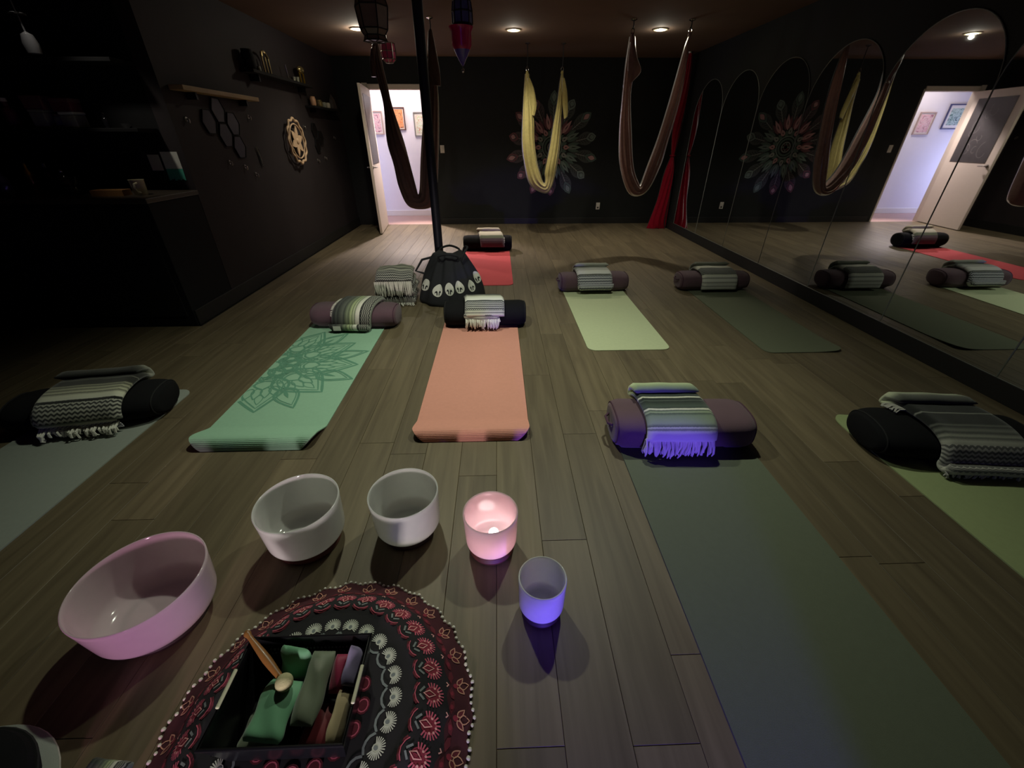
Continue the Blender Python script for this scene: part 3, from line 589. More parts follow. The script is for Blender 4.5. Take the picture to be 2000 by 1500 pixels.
H1 = [(-1.318, 2.226, -1.254, 2.252), (-1.328, 2.041, -1.235, 2.064), (-1.305, 1.873, -1.209, 1.873), (-1.282, 1.678, -1.184, 1.678), (-1.298, 1.336, -1.099, 1.336), (-1.255, 1.095, -1.057, 1.094), (-1.223, 0.835, -1.013, 0.834), (-1.124, 0.616, -1.002, 0.77), (-0.879, 0.597, -0.989, 0.77), (-0.775, 0.728, -0.964, 0.875), (-0.699, 1.208, -0.914, 1.208), (-0.653, 1.718, -0.816, 1.718), (-0.656, 1.999, -0.757, 1.999), (-0.662, 2.284, -0.705, 2.284)]
T1 = [(-0.702, 2.337, -0.659, 2.337), (-0.725, 2.168, -0.632, 2.168), (-0.727, 1.992, -0.61, 1.992), (-0.716, 1.874, -0.61, 1.865)]
T1b = [(-1.326, 2.187, -1.279, 2.208), (-1.356, 2.078, -1.294, 2.087), (-1.362, 1.945, -1.312, 1.945)]
def hammock(label, P, tails, Y, m, seed):
    t = thing('aerial_hammock', label, 'hammock', (0, 0, 0), group='aerial yoga hammocks'); parent_m[t.name] = m
    gathered(P, Y, 0.13, m, 'sling', t, 11, 0.2, 44, seed)
    for i, T in enumerate(tails): gathered(T, Y - 0.05, 0.03, m, 'tail', t, 5, 0.25, 24, seed + i + 1, 0.006)
    for q in (P[0], P[-1]): rig(t, (q[0] + q[2]) / 2, (q[1] + q[3]) / 2 + 0.015, Y)
    return t
hammock('dark mauve aerial hammock hanging before the bright doorway', H1, [T1, T1b], 5.7, M_mauve_d, 1)
hammock('mustard yellow aerial hammock hanging before the painted wall mandala', H2, [T2a, T2b], 7.0, M_yellow, 4)
hammock('mauve aerial hammock hanging next to the red silk', H3, [T3], 5.7, M_mauve, 8)
t = thing('aerial_silk', 'long crimson aerial silk tied at mid height by the mirror wall', 'silk', (0, 0, 0))
gathered([(2.84, 2.44, 2.90, 2.44), (2.83, 2.2, 2.93, 2.2), (2.81, 1.779, 2.945, 1.779), (2.80, 1.439, 2.93, 1.439), (2.845, 1.125, 2.895, 1.125)], 7.6, 0.05, M_red, 'upper_drape', t, 7, 0.22, 40, 5)
gathered([(2.845, 1.125, 2.895, 1.125), (2.775, 0.856, 2.94, 0.855), (2.735, 0.464, 2.955, 0.462), (2.66, 0.133, 2.965, 0.13), (2.625, 0.004, 2.97, 0.004)], 7.6, 0.08, M_red, 'lower_drape', t, 9, 0.3, 48, 6)
MB().tube([(2.87 + 0.034 * math.cos(q), 7.6 + 0.05 * math.sin(q), 1.125) for q in [2 * PI * k / 20 for k in range(20)]], 0.012, 8, True).build('tie_band', M_red, t)
MB().lathe([(0, CZ), (0.035, CZ), (0.03, CZ - 0.02), (0, CZ - 0.02)], 16, (2.87, 7.6, 0)).build('ceiling_plate', M_chrome, t)

# ---------------------------------------------------------------- hanging lanterns
def lantern(label, x, y, ztop, prof, m_glass, m_frame, n, nm='moroccan_lantern', tip=True):
    t = thing(nm, label, 'lantern', (x, y, 0))
    MB().lathe(prof, n).build('glass_body', m_glass, t, False)
    fr = MB()
    for k in range(n):
        a = 2 * PI * k / n; fr.tube([(r * 1.01 * math.cos(a), r * 1.01 * math.sin(a), z) for r, z in prof], 0.005, 5)
    for r, z in prof[1:-1]: fr.tube([(r * 1.01 * math.cos(2 * PI * k / n), r * 1.01 * math.sin(2 * PI * k / n), z) for k in range(n)], 0.005, 5, True)
    fr.build('metal_frame', m_frame, t)
    zt = max(z for r, z in prof); zb = min(z for r, z in prof)
    MB().tube([(0, 0, zt - 0.005), (0, 0, CZ)], 0.004).build('chain', m_frame, t)
    MB().lathe([(0, CZ), (0.03, CZ), (0.026, CZ - 0.015), (0, CZ - 0.015)], 12).build('ceiling_hook', m_frame, t)
    if tip: MB().ball((0, 0, zb - 0.012), 0.011, 10, 6, (1, 1, 1.6)).tube([(0, 0, zb), (0, 0, zb - 0.055)], 0.004).build('finial', M_chrome, t)
    return t
lantern('dark iron hexagonal lantern hanging beside the lit downlight', -1.03, 4.6, CZ, [(0.0, 2.42), (0.05, 2.41), (0.12, 2.36), (0.135, 2.31), (0.115, 2.16), (0.085, 2.12), (0.10, 2.085), (0.0, 2.08)], mat('smoked_lantern_glass', rgb(122, 104, 96), 0.3, noise=0.3, nscale=20), M_iron, 6, tip=False)
lantern('small pink glass lantern hanging on a thin wire by the dark hammock', -1.195, 5.9, CZ, [(0, 2.275), (0.075, 2.27), (0.08, 2.2), (0.075, 2.13), (0.04, 2.1), (0, 2.095)], mat('pink_lantern_glass', rgb(220, 92, 136), 0.25, noise=0.25, nscale=25), M_metal, 8, tip=False)
t2 = lantern('blue and crimson glass lantern with pointed drop hanging from the ceiling', -0.275, 4.6, CZ, [(0, 2.36), (0.075, 2.35), (0.085, 2.28), (0.085, 2.2), (0.06, 2.19), (0, 2.188)], mat('blue_lantern_glass', rgb(84, 88, 150), 0.2, noise=0.3, nscale=25), M_iron, 8, tip=False)
MB().lathe([(0, 2.189), (0.105, 2.185), (0.088, 2.15), (0.085, 2.06), (0.07, 2.03), (0, 2.028)], 16, (-0.015, 0, 0)).build('crimson_cup', mat('crimson_lantern_glass', rgb(190, 36, 92), 0.2, noise=0.2, nscale=20), t2)
MB().lathe([(0.07, 2.03), (0.05, 1.99), (0.01, 1.92), (0, 1.915)], 12, (-0.015, 0, 0)).build('blue_drop', mat('violet_lantern_glass', rgb(92, 76, 170), 0.2, noise=0.2), t2)
MB().ball((-0.015, 0, 1.885), 0.012, 10, 6, (1, 1, 1.5)).tube([(-0.015, 0, 1.92), (-0.015, 0, 1.84)], 0.003).build('finial', M_chrome, t2)

# ---------------------------------------------------------------- wall mandala (flat paint)
t = thing('wall_mandala', 'large painted feather mandala in pink and sage on the black back wall', 'mural', (0.95, BY, 1.235))
MP = {k: mat('paint_' + k, c, 0.8, noise=0.3, nscale=40) for k, c in dict(char=rgb(64, 67, 66), sage=rgb(108, 122, 115), teal=rgb(76, 95, 87), pink=rgb(176, 132, 133), maroon=rgb(106, 62, 70), pale=rgb(138, 138, 132), dusk=rgb(70, 61, 64), ink=rgb(26, 27, 27)).items()}
mandala = {k: MB() for k in MP}
def wput(lv): return lambda u, v: (u, -0.001 - 0.0006 * lv, v)
def leaf(cx, cz, a, r0, r1, wd, n=10, p=0.75):
    ca, sa = math.cos(a), math.sin(a); L_ = r1 - r0; q = [(r0 + L_ * s_, wd * math.sin(PI * s_ ** p)) for s_ in [i / n for i in range(n + 1)]]
    q = q + [(x, -y) for x, y in q[::-1]][1:-1]; return [(cx + x * ca - y * sa, cz + x * sa + y * ca) for x, y in q]
def wleaf(k, lv, a, r0, r1, wd, p=0.75): mandala[k].poly([wput(lv)(u, v) for u, v in leaf(0, 0, a, r0, r1, wd, p=p)])
def warm(a): return math.cos(a - math.radians(170)) > 0.25 or (math.radians(60) < a < math.radians(150))
for k in range(14):
    a = 2 * PI * (k + 0.5) / 14; wm = math.cos(a - math.radians(195)) > 0.1
    r1 = 0.80 if k % 2 else 0.755
    wleaf('dusk' if wm else 'char', 0, a, 0.34, r1, 0.098, 1.35)
    for s_ in range(7):
        for d in (-1, 1):
            b0 = 0.44 + 0.045 * s_; mandala['ink'].ribbon([(math.cos(a) * b0, math.sin(a) * b0), (math.cos(a + d * 0.10) * (b0 + 0.05), math.sin(a + d * 0.10) * (b0 + 0.05))], 0.009, wput(1))
    mandala['pale'].ribbon([(math.cos(a) * 0.42, math.sin(a) * 0.42), (math.cos(a) * 0.66, math.sin(a) * 0.66)], 0.009, wput(1.5))
    wleaf('maroon' if wm else ('teal' if k % 2 else 'sage'), 2, a, 0.585, r1 + 0.005, 0.066, 1.15); wleaf('char', 2.4, a, 0.62, r1 - 0.02, 0.046, 1.15); wleaf('pink' if (wm or k % 4 == 1) else 'sage', 3, a, 0.645, r1 - 0.03, 0.034, 1.15)
for k in range(14):
    a = 2 * PI * k / 14; wm = math.cos(a - math.radians(120)) > 0.2
    for d in (-0.12, 0.12): wleaf('maroon' if wm else 'teal', 1.6, a + d, 0.27, 0.47, 0.028)
    wleaf('pink' if wm else 'sage', 2, a, 0.26, 0.50, 0.034); wleaf('ink', 2.5, a, 0.33, 0.42, 0.007)
for k in range(12):
    a = 2 * PI * k / 12; wleaf('pale' if k % 2 else 'pink', 3, a, 0.19, 0.30, 0.036); wleaf('ink', 3.4, a, 0.22, 0.26, 0.008); wleaf('teal', 2.8, a + 0.26, 0.16, 0.26, 0.03)
for r, wd, k in [(0.165, 0.02, 'sage'), (0.125, 0.03, 'teal'), (0.075, 0.014, 'pale')]:
    mandala[k].ribbon([(r * math.cos(2 * PI * i / 40), r * math.sin(2 * PI * i / 40)) for i in range(40)], wd, wput(3.2), True)
for k in range(8): wleaf('maroon' if k % 2 else 'sage', 3.4, 2 * PI * k / 8, 0.0, 0.07, 0.018)
for k, mb in mandala.items():
    if mb.f: tag(mb.build('painted_' + k + '_shapes', MP[k], t, False), kind='stuff')
MB().lathe([(0, 0), (0.8, 0), (0.8, 0.0008), (0, 0.0008)], 48, M=Matrix.Rotation(PI / 2, 3, 'X')).build('painted_ground', mat('mural_ground', rgb(27, 29, 29), 0.75, noise=0.2, nscale=6, spec=0.3), t, False)

# ---------------------------------------------------------------- yoga mats
def yoga_mat(label, x0, x1, y0, y1, m, hump=0.0, rot=0.0, corner=0.065, thick=0.006, lift=None, humpL=0.16, skew=0.0):
    cx, cy = (x0 + x1) / 2, (y0 + y1) / 2; W, L_ = (x1 - x0) / 2, (y1 - y0) / 2
    t = thing('yoga_mat', label, 'yoga mat', (cx, cy, 0), (0, 0, rot))
    ys = []
    for q in range(9): ys.append(-L_ + corner * (1 - math.cos(PI / 2 * q / 8)))
    n = 40
    for q in range(1, n): ys.append(-L_ + corner + (2 * L_ - 2 * corner) * q / n)
    for q in range(9): ys.append(L_ - corner * (1 - math.sin(PI / 2 * q / 8)))
    if hump: ys = sorted(ys + [-L_ + humpL * 1.6 * q / 30 for q in range(4, 30)])
    nx = 14; top = []; bot = []; uv = []
    for y in ys:
        d = min(y + L_, L_ - y); hw = W - (corner - math.sqrt(max(0, corner ** 2 - (corner - d) ** 2)) if d < corner else 0)
        for i in range(nx + 1):
            x = -hw + 2 * hw * i / nx; e = (y + L_) / humpL; z = 0.0
            if hump:
                z = hump * math.sin(PI * min(1, e * 1.0) ** 0.55) ** 1.0 if e < 1 else 0.0
                if e < 1: z = hump * max(0, math.sin(PI * e ** 0.5)) ** 1.15
                if e >= 1 and e < 1.6: z = 0.0
            if lift: z += lift(x / W, (y + L_))
            top.append((x, y, z + thick)); bot.append((x, y, z + 0.0004)); uv.append((i / nx, (y + L_) / (2 * L_)))
    R_ = len(ys); C_ = nx + 1; f = []; N_ = R_ * C_
    for j in range(R_ - 1):
        for i in range(nx):
            a = j * C_ + i; f.append((a, a + 1, a + C_ + 1, a + C_)); f.append((N_ + a, N_ + a + C_, N_ + a + C_ + 1, N_ + a + 1))
    loop = [i for i in range(C_)] + [j * C_ + nx for j in range(1, R_)] + [(R_ - 1) * C_ + i for i in range(nx - 1, -1, -1)] + [j * C_ for j in range(R_ - 2, 0, -1)]
    for q in range(len(loop)): a, b = loop[q], loop[(q + 1) % len(loop)]; f.append((a, N_ + a, N_ + b, b))
    me = new_mesh('mat_sheet', top + bot, f, m, True, 50, uv + uv); link('mat_sheet', me, t)
    if hump:
        for q in range(7):
            d = 0.0015 + 0.0012 * q * q * 0.55 + 0.001 * q; e = d / humpL; z = hump * max(0, math.sin(PI * e ** 0.5)) ** 1.15 + thick
            hw = W - (corner - math.sqrt(max(0, corner ** 2 - (corner - d) ** 2)) if d < corner else 0)
            MB().tube([(-hw + 0.004, -L_ + d, z - 0.0004), (hw - 0.004, -L_ + d, z - 0.0004)], 0.0013, 5).build('edge_rib', m, t)
    return t
def matm(name, c, ribs=0): return mat(name, c, 0.85, noise=0.06, nscale=50, bump=0.25, bscale=700, spec=0.2)
M_mint = matm('mint_foam', rgb(144, 182, 156)); M_coral = matm('coral_foam', rgb(206, 144, 128)); M_redm = matm('red_foam', rgb(204, 84, 90)); M_sage = matm('sage_foam', rgb(186, 194, 158)); M_olive = matm('olive_foam', rgb(96, 100, 82)); M_char = matm('charcoal_green_foam', rgb(94, 100, 84)); M_lime = matm('lime_foam', rgb(150, 162, 116)); M_grey = matm('grey_foam', rgb(142, 148, 140))
yoga_mat('pale grey yoga mat under a black bolster by the bar counter', -2.55, -1.93, 0.52, 2.27, M_grey)
mint = yoga_mat('mint green yoga mat printed with a dark green lotus mandala', -1.59, -0.96, 1.66, 3.42, M_mint, hump=0.05, humpL=0.2)
yoga_mat('coral orange yoga mat with a humped end beside the mint mat', -0.47, 0.15, 1.70, 3.40, M_coral, hump=0.044, humpL=0.19)
yoga_mat('bright red yoga mat behind the black tote bag', -0.46, 0.155, 4.36, 6.10, M_redm)
yoga_mat('pale sage yoga mat with a striped blanket and plum bolster', 0.66, 1.285, 2.74, 4.30, M_sage)
yoga_mat('dark olive yoga mat alongside the mirror wall with a curled corner', 1.965, 2.55, 2.66, 4.28, M_olive, lift=lambda u, d: 0.02 * max(0, u) ** 3 * max(0, 1 - d / 0.35) ** 2)
yoga_mat('charcoal green yoga mat stretching towards the viewer from a plum bolster', 0.60, 1.262, 0.05, 1.75, M_char, thick=0.008)
yoga_mat('lime green yoga mat under a black bolster beside the mirrors', 1.87, 2.49, 0.10, 1.86, M_lime, lift=lambda u, d: 0.018 * max(0, -u) ** 4 * max(0, 1 - (1.76 - d) / 0.12) ** 2)
# lotus print on the mint mat
M_print = mat('dark_green_print', rgb(92, 142, 118), 0.85, noise=0.1)
pr = MB(); MW, ML = 0.315, 0.88; zc = 0.0066
lev = [0]
def clampm(u, v): return (max(-MW + 0.004, min(MW - 0.004, u)), max(-ML + 0.2, min(ML - 0.03, v)), zc + lev[0] * 0.000012)
def mleaf(cx, cy, a, r0, r1, wd, lw, p=0.7):
    lev[0] += 1; r0, r1, wd = r0 * 1.12, r1 * 1.12, wd * 1.12; q = leaf(cx, cy, a, r0, r1, wd, 16, p)
    run = []
    for s_ in q + [q[0]]:
        if -MW < s_[0] < MW and s_[1] > -ML + 0.2: run.append(s_)
        else:
            if len(run) > 1: pr.ribbon(run, lw, clampm)
            run = []
    if len(run) > 1: pr.ribbon(run, lw, clampm)
LC = (-MW, 0.03)
def petal(a, r0, r1, wd, lw, p=0.62):
    mleaf(*LC, a, r0, r1, wd, lw, p); mleaf(*LC, a, r0 + 0.02, r1 - 0.035, wd * 0.78, lw * 0.5, p)
def mfill(a, r0, r1, wd, p=0.7):
    q = [s_ for s_ in leaf(*LC, a, r0, r1, wd, 12, p)]
    if all(-MW < u < MW for u, v_ in q): pr.poly([clampm(u, v_) for u, v_ in q])
for k in range(5):                       # big lotus petals
    a = math.radians(-74 + 37 * k)
    petal(a, 0.16, 0.53, 0.135, 0.018)
    for d in (-0.2, -0.07, 0.07, 0.2): mleaf(*LC, a + d, 0.28, 0.40, 0.026, 0.009)
    mleaf(*LC, a, 0.36, 0.46, 0.02, 0.006)
    mleaf(*LC, a, 0.20, 0.30, 0.05, 0.014)
    for d in (-0.30, 0.30): mleaf(*LC, a + d, 0.16, 0.27, 0.022, 0.006)
for k in range(4):                       # leaf tips between them
    a = math.radians(-55 + 37 * k)
    petal(a, 0.34, 0.58, 0.062, 0.014); mfill(a, 0.42, 0.52, 0.012)
for k in range(6):
    a = math.radians(-80 + 32 * k); petal(a, 0.05, 0.20, 0.045, 0.015)
for rr, lw in ((0.06, 0.010), (0.17, 0.014), (0.195, 0.006)):
    lev[0] += 1
    pr.ribbon([(LC[0] + rr * math.cos(q), LC[1] + rr * math.sin(q)) for q in [-PI / 2 + 0.02 + (PI - 0.04) * i / 40 for i in range(41)]], lw, clampm)
tag(pr.build('lotus_print', M_print, mint, False), kind='stuff')

# ---------------------------------------------------------------- bolsters
def bolster(label, loc, rot, Lb, Wb, Hb, m, mp, ex=2.6, er=0.10, tagm=None, tagpos=None, handle=False, seed=0):
    t = thing('yoga_bolster', label, 'bolster', loc, (0, 0, rot)); r_ = random.Random(seed); p1, p2 = r_.random() * 6, r_.random() * 6
    n = 40; xs = []
    for q in range(9): xs.append(-Lb / 2 + er * (1 - math.cos(PI / 2 * q / 8)))
    for q in range(1, 20): xs.append(-Lb / 2 + er + (Lb - 2 * er) * q / 20)
    for q in range(9): xs.append(Lb / 2 - er * (1 - math.sin(PI / 2 * q / 8)))
    v = []; f = []
    for x in xs:
        d = min(x + Lb / 2, Lb / 2 - x); s_ = 1.0
        if d < er: s_ = 0.62 + 0.38 * math.sqrt(max(0, 1 - ((er - d) / er) ** 2))
        for k in range(n):
            a = 2 * PI * k / n; ca, sa = math.cos(a), math.sin(a)
            y = Wb / 2 * s_ * math.copysign(abs(ca) ** (2 / ex), ca); z = Hb / 2 * (0.35 + 0.65 * s_) * math.copysign(abs(sa) ** (2 / ex), sa)
            wr = 1 + 0.012 * math.sin(9 * x + p1 + 2 * a) + 0.008 * math.sin(23 * x + 3 * a + p2)
            zz = Hb / 2 + z * wr
            if zz < 0.012: zz = 0.0 + zz * 0.2
            v.append((x, y * wr, max(0.0, zz)))
    for i in range(len(xs) - 1):
        for k in range(n): k2 = (k + 1) % n; f.append((i * n + k, (i + 1) * n + k, (i + 1) * n + k2, i * n + k2))
    f.append(tuple(range(n))); f.append(tuple((len(xs) - 1) * n + k for k in range(n))[::-1])
    MB().add(v, f).build('cover', m, t, True, 60)
    for i in (3, len(xs) - 4):
        MB().tube([Vector(q) + Vector((0, 0, 0.0015)) for q in v[i * n:(i + 1) * n]], 0.004, 5, True).build('seam_piping', mp, t)
    if handle:
        MB().tube([(-Lb / 2 - 0.002, -0.05, Hb * 0.62), (-Lb / 2 - 0.02, -0.03, Hb * 0.6), (-Lb / 2 - 0.022, 0.03, Hb * 0.6), (-Lb / 2 - 0.002, 0.05, Hb * 0.62)], 0.007).build('end_handle', mp, t)
    if tagpos: MB().box(-0.018, 0.018, -0.001, 0.001, -0.014, 0.014).build('care_label', M_tagw, t, False, loc=tagpos[0], rot=tagpos[1])
    return t
mz = 0.0066
bolster('black bolster on the pale grey mat under a fringed striped blanket', (-2.275, 2.0, mz), 0.17, 0.74, 0.33, 0.16, M_blk_f, M_blk_p, 2.3, 0.13, seed=1)
bolster('plum bolster at the head of the mint lotus mat', (-1.205, 3.33, mz), -0.05, 0.71, 0.28, 0.17, M_plum_f, M_plum_d, 2.6, 0.09, seed=2)
bolster('round black bolster at the head of the coral mat', (-0.12, 3.30, mz), 0, 0.68, 0.27, 0.19, M_blk_f, M_blk_p, 2.2, 0.07, seed=3)
bolster('round black bolster at the head of the red mat', (-0.15, 6.04, mz), 0, 0.68, 0.26, 0.19, M_blk_f, M_blk_p, 2.2, 0.07, seed=4)
bolster('plum bolster at the head of the pale sage mat', (0.975, 4.20, mz), 0.03, 0.71, 0.27, 0.17, M_plum_f, M_plum_d, 2.6, 0.09, handle=True, seed=5)
bolster('plum bolster at the head of the dark olive mat by the mirrors', (2.225, 4.20, mz), 0, 0.72, 0.27, 0.17, M_plum_f, M_plum_d, 2.6, 0.09, handle=True, seed=6)
bolster('plum bolster at the head of the charcoal green mat', (0.918, 1.71, 0.0082), -0.03, 0.70, 0.30, 0.17, M_plum_f, M_plum_d, 3.0, 0.07, handle=True, seed=7)
bolster('black bolster with a small white label on the lime green mat', (2.2, 1.58, mz), -0.10, 0.74, 0.34, 0.16, M_blk_f, M_blk_p, 2.3, 0.14, tagpos=((-0.30, -0.128, 0.075), (0.35, 0, -0.6)), seed=8)

# ---------------------------------------------------------------- blankets
K = lambda *c: rgb(*c)
def fringe(parent, x0, x1, y, ztop, zbot, m, n=30, out=0.02, seed=0, r=0.0035, name='fringe'):
    mb = MB(); r_ = random.Random(seed)
    for i in range(n):
        x = x0 + (x1 - x0) * (i + 0.5 + 0.4 * (r_.random() - 0.5)) / n; j = r_.uniform(-0.014, 0.014); zb = zbot + r_.uniform(0, 0.3) * (ztop - zbot); yo = -out * r_.uniform(0.1, 1.0)
        mb.tube([(x, y + 0.006, ztop), (x + j * 0.4, y + yo, ztop * 0.62 + zb * 0.38), (x + j, y + yo * 1.1, zb + 0.2 * (ztop - zb)), (x + j * r_.uniform(0.3, 1.6), y + yo * 0.9, zb)], [r, r * 1.3, r * 1.2, r * 0.6], 5)
    o = mb.build(name, m, parent); o['kind'] = 'stuff'; return o
def slab(parent, path, width, thick, m, name='fold', seed=0, v0=0.0, v1=1.0, shift=0.0, wav=0.003, skew=0.0):
    """a thick soft sheet following a (y, z) path, width along x"""
    P = crom([tuple(p) for p in path], 7); r_ = random.Random(seed); ph = [r_.random() * 6 for _ in range(5)]
    n = len(P); nx = 16; Ls = [0]
    for a, b in zip(P[:-1], P[1:]): Ls.append(Ls[-1] + math.hypot(b[0] - a[0], b[1] - a[1]))
    top = []; bot = []; uv = []
    for i, pt in enumerate(P):
        y, z = pt[0], pt[1]; a = P[max(0, i - 1)]; b = P[min(n - 1, i + 1)]; dy, dz = b[0] - a[0], b[1] - a[1]; L_ = math.hypot(dy, dz) or 1; ny, nz = dz / L_, -dy / L_
        s_ = Ls[i] / Ls[-1]; end = min(1, math.sqrt(max(0.0, 1 - (1 - min(1, min(Ls[i] / (2.4 if len(pt) > 2 else 1), Ls[-1] - Ls[i]) / (thick * 0.5))) ** 2)) + 0.12)
        for k in range(nx + 1):
            u = k / nx; e = abs(2 * u - 1); prof = math.sqrt(max(0.0, 1 - max(0, (e - 1 + 0.09) / 0.09) ** 2)) * 0.7 + 0.3
            wv = wav * (1.6 + math.sin(7 * u + ph[0] + 3 * s_) + 0.6 * math.sin(15 * u + ph[1] - 5 * s_))
            x = (u - 0.5) * width + shift + 0.008 * math.sin(4 * s_ + ph[2]) + skew * (s_ - 0.5); h = thick / 2 * end * prof
            top.append((x, y + ny * (h + wv), z + nz * (h + wv))); bot.append((x, y - ny * h + ny * wv, z - nz * h + nz * wv)); uv.append((u, pt[2] if len(pt) > 2 else v0 + (v1 - v0) * s_))
    N_ = len(top); C_ = nx + 1; f = []
    for j in range(n - 1):
        for k in range(nx): a = j * C_ + k; f.append((a, a + C_, a + C_ + 1, a + 1)); f.append((N_ + a, N_ + a + 1, N_ + a + C_ + 1, N_ + a + C_))
    loop = [i for i in range(C_)] + [j * C_ + nx for j in range(1, n)] + [(n - 1) * C_ + i for i in range(nx - 1, -1, -1)] + [j * C_ for j in range(n - 2, 0, -1)]
    for q in range(len(loop)): a, b = loop[q], loop[(q + 1) % len(loop)]; f.append((a, b, N_ + b, N_ + a))
    me = new_mesh(name, top + bot, f, m, True, 75, uv + uv); return link(name, me, parent)
# b below: a bolster's cross-section as (depth, height, roundness, base height)
def on(b, th, off):
    """(y, z) of a point at angle th (0 = back, 180 = front) lying off outside the bolster surface"""
    Wb, Hb, ex, z0 = b
    def p(t):
        c, s_ = math.cos(t), math.sin(t)
        return (Wb / 2 * math.copysign(abs(c) ** (2 / ex), c), z0 + Hb / 2 + Hb / 2 * math.copysign(abs(s_) ** (2 / ex), s_))
    t = math.radians(th); a, q, c = p(t - 0.01), p(t), p(t + 0.01); ty, tz_ = c[0] - a[0], c[1] - a[1]; L_ = math.hypot(ty, tz_) or 1
    return (q[0] + tz_ / L_ * off, q[1] - ty / L_ * off)
def folded(b, t0, zf, th, back_to=None, up_to=None):
    """one continuous folded cloth as (y, z, v): an upper layer folded back on itself behind,
    the layer over the bolster, hanging to zf, and an optional hem folded up in front"""
    o1 = th / 2 + 0.002; o2 = o1 + th * 0.94; om = (o1 + o2) / 2; P = []
    if back_to:
        n = 5
        for k in range(n): t = back_to + (t0 + 4 - back_to) * k / (n - 1); P.append(on(b, t, o2) + (0.2 - 0.19 * k / (n - 1),))
        a, c = on(b, t0 + 4, om), on(b, t0 - 8, om); P.append((c[0], c[1], 0.005))
    M = [on(b, t, o1) for t in range(t0, 172, 14)] + [(-(b[0] / 2 + o1), b[3] + b[1] * 0.52)]
    M = [q for q in M if q[1] > zf + 0.012 or q[0] > 0]
    if M[-1][1] - zf > 0.06: M.append((-(b[0] / 2 + o1), (M[-1][1] + zf) / 2))
    M.append((-(b[0] / 2 + o1), zf)); L_ = [0]
    for a, c in zip(M[:-1], M[1:]): L_.append(L_[-1] + math.hypot(c[0] - a[0], c[1] - a[1]))
    P += [q + (0.01 + 0.98 * l / L_[-1],) for q, l in zip(M, L_)]
    if up_to:
        yf = -(b[0] / 2 + o2); P.append((-(b[0] / 2 + om), zf - th * 0.35, 0.995))
        for k in range(4): P.append((yf, zf + (up_to - zf) * k / 3, 0.985 - 0.2 * k / 3))
    return P
def front(b, zt, zf, off): y = -(b[0] / 2 + off); return [(y, zt), (y, zt * 0.67 + zf * 0.33), (y, zt * 0.33 + zf * 0.67), (y, zf)]
def edge_fringe(parent, b, x, d, t0, t1, n, m, name, seed):
    """tassels along the side edge of a draped blanket, lying out over the bolster"""
    fr = MB(); r_ = random.Random(seed)
    for i in range(n):
        th = t0 + (t1 - t0) * i / (n - 1); p0, p1, p2 = on(b, th, 0.026), on(b, th + r_.uniform(-3, 3), 0.022), on(b, th + r_.uniform(-5, 5), 0.010)
        fr.tube([(x - d * 0.008,) + p0, (x + d * 0.016,) + p1, (x + d * 0.034,) + p2], 0.0045, 5)
    return tag(fr.build(name, m, parent), kind='stuff')
def blanket(label, loc, rot=0.0): return thing('folded_blanket', label, 'blanket', loc, (0, 0, rot), group='striped woven blankets')
W_, G_, D_, B_ = K(206, 206, 190), K(120, 126, 114), K(62, 68, 64), K(26, 28, 28)
# plum bolster / charcoal mat.  every blanket shares the centre and turn of the bolster it lies on
TH = 0.044; OF = TH / 2 + 0.002
MG = stripe_mat('serape_green', [(0, K(196, 206, 170)), (0.1, K(178, 192, 152)), (0.2, K(112, 126, 108)), (0.27, K(58, 68, 62)), (0.33, K(38, 46, 44)), (0.345, W_), (0.36, W_), (0.375, K(34, 42, 40)), (0.42, K(40, 48, 46)), (0.43, K(86, 96, 90)), (0.45, K(36, 44, 42)), (0.56, K(70, 82, 74)), (0.59, K(52, 62, 56)), (0.60, W_), (0.615, W_), (0.63, K(66, 80, 70)), (0.66, K(150, 164, 134)), (0.68, K(74, 86, 76)), (0.71, K(122, 138, 114)), (0.80, K(146, 162, 132)), (0.83, K(92, 104, 90)), (0.84, K(206, 214, 184)), (0.86, K(110, 120, 104)), (0.88, K(214, 218, 200)), (1.0, K(220, 218, 214))])
b = (0.30, 0.17, 3.0, 0.0082); t = blanket('green grey striped blanket with long white fringe over the plum bolster on the charcoal mat', (0.918, 1.71, 0.0), -0.03)
slab(t, folded(b, 30, 0.11, TH, 74), 0.335, TH, MG, 'folded_cloth', 1, wav=0.0013, shift=-0.053)
yf = -(0.15 + OF)
fringe(t, -0.218, 0.112, yf - 0.008, 0.125, 0.018, M_wool_w, 46, 0.025, 3, 0.0045)
fringe(t, -0.218, 0.112, yf + 0.002, 0.11, 0.02, M_wool_g, 40, 0.008, 4, 0.004, 'under_fringe')
# left black bolster
MA = stripe_mat('serape_grey', [(0, K(150, 150, 138)), (0.12, K(64, 64, 58)), (0.2, K(40, 40, 38)), (0.3, K(36, 36, 34)), (0.31, K(120, 120, 108)), (0.325, K(38, 38, 36)), (0.45, K(48, 48, 44)), (0.48, K(150, 150, 128)), (0.5, K(70, 70, 62)), (0.54, K(176, 176, 150)), (0.56, K(92, 92, 80)), (0.6, K(190, 190, 164)), (0.62, K(96, 96, 84)), (0.66, K(204, 204, 182)), (0.72, W_), (0.73, B_), (0.75, B_), (1, G_)], zig=[(0.76, 0.96, 9, K(60, 62, 60), K(176, 176, 164))])
b = (0.33, 0.16, 2.3, mz); t = blanket('grey striped blanket with zigzag band and knotted fringe on the pale grey mat', (-2.275, 2.0, 0.0), 0.17)
slab(t, folded(b, 30, 0.085, TH, 70), 0.40, TH, MA, 'folded_cloth', 5, wav=0.0013, shift=0.03)
slab(t, front(b, 0.11, 0.03, OF), 0.36, 0.018, stripe_mat('net_fringe', [(0, W_), (0.4, W_), (0.45, K(90, 88, 110)), (0.55, W_), (1, K(150, 146, 170))], zig=[(0.4, 0.95, 11, K(80, 78, 110), K(206, 204, 200))]), 'knotted_border', 7, shift=0.03)
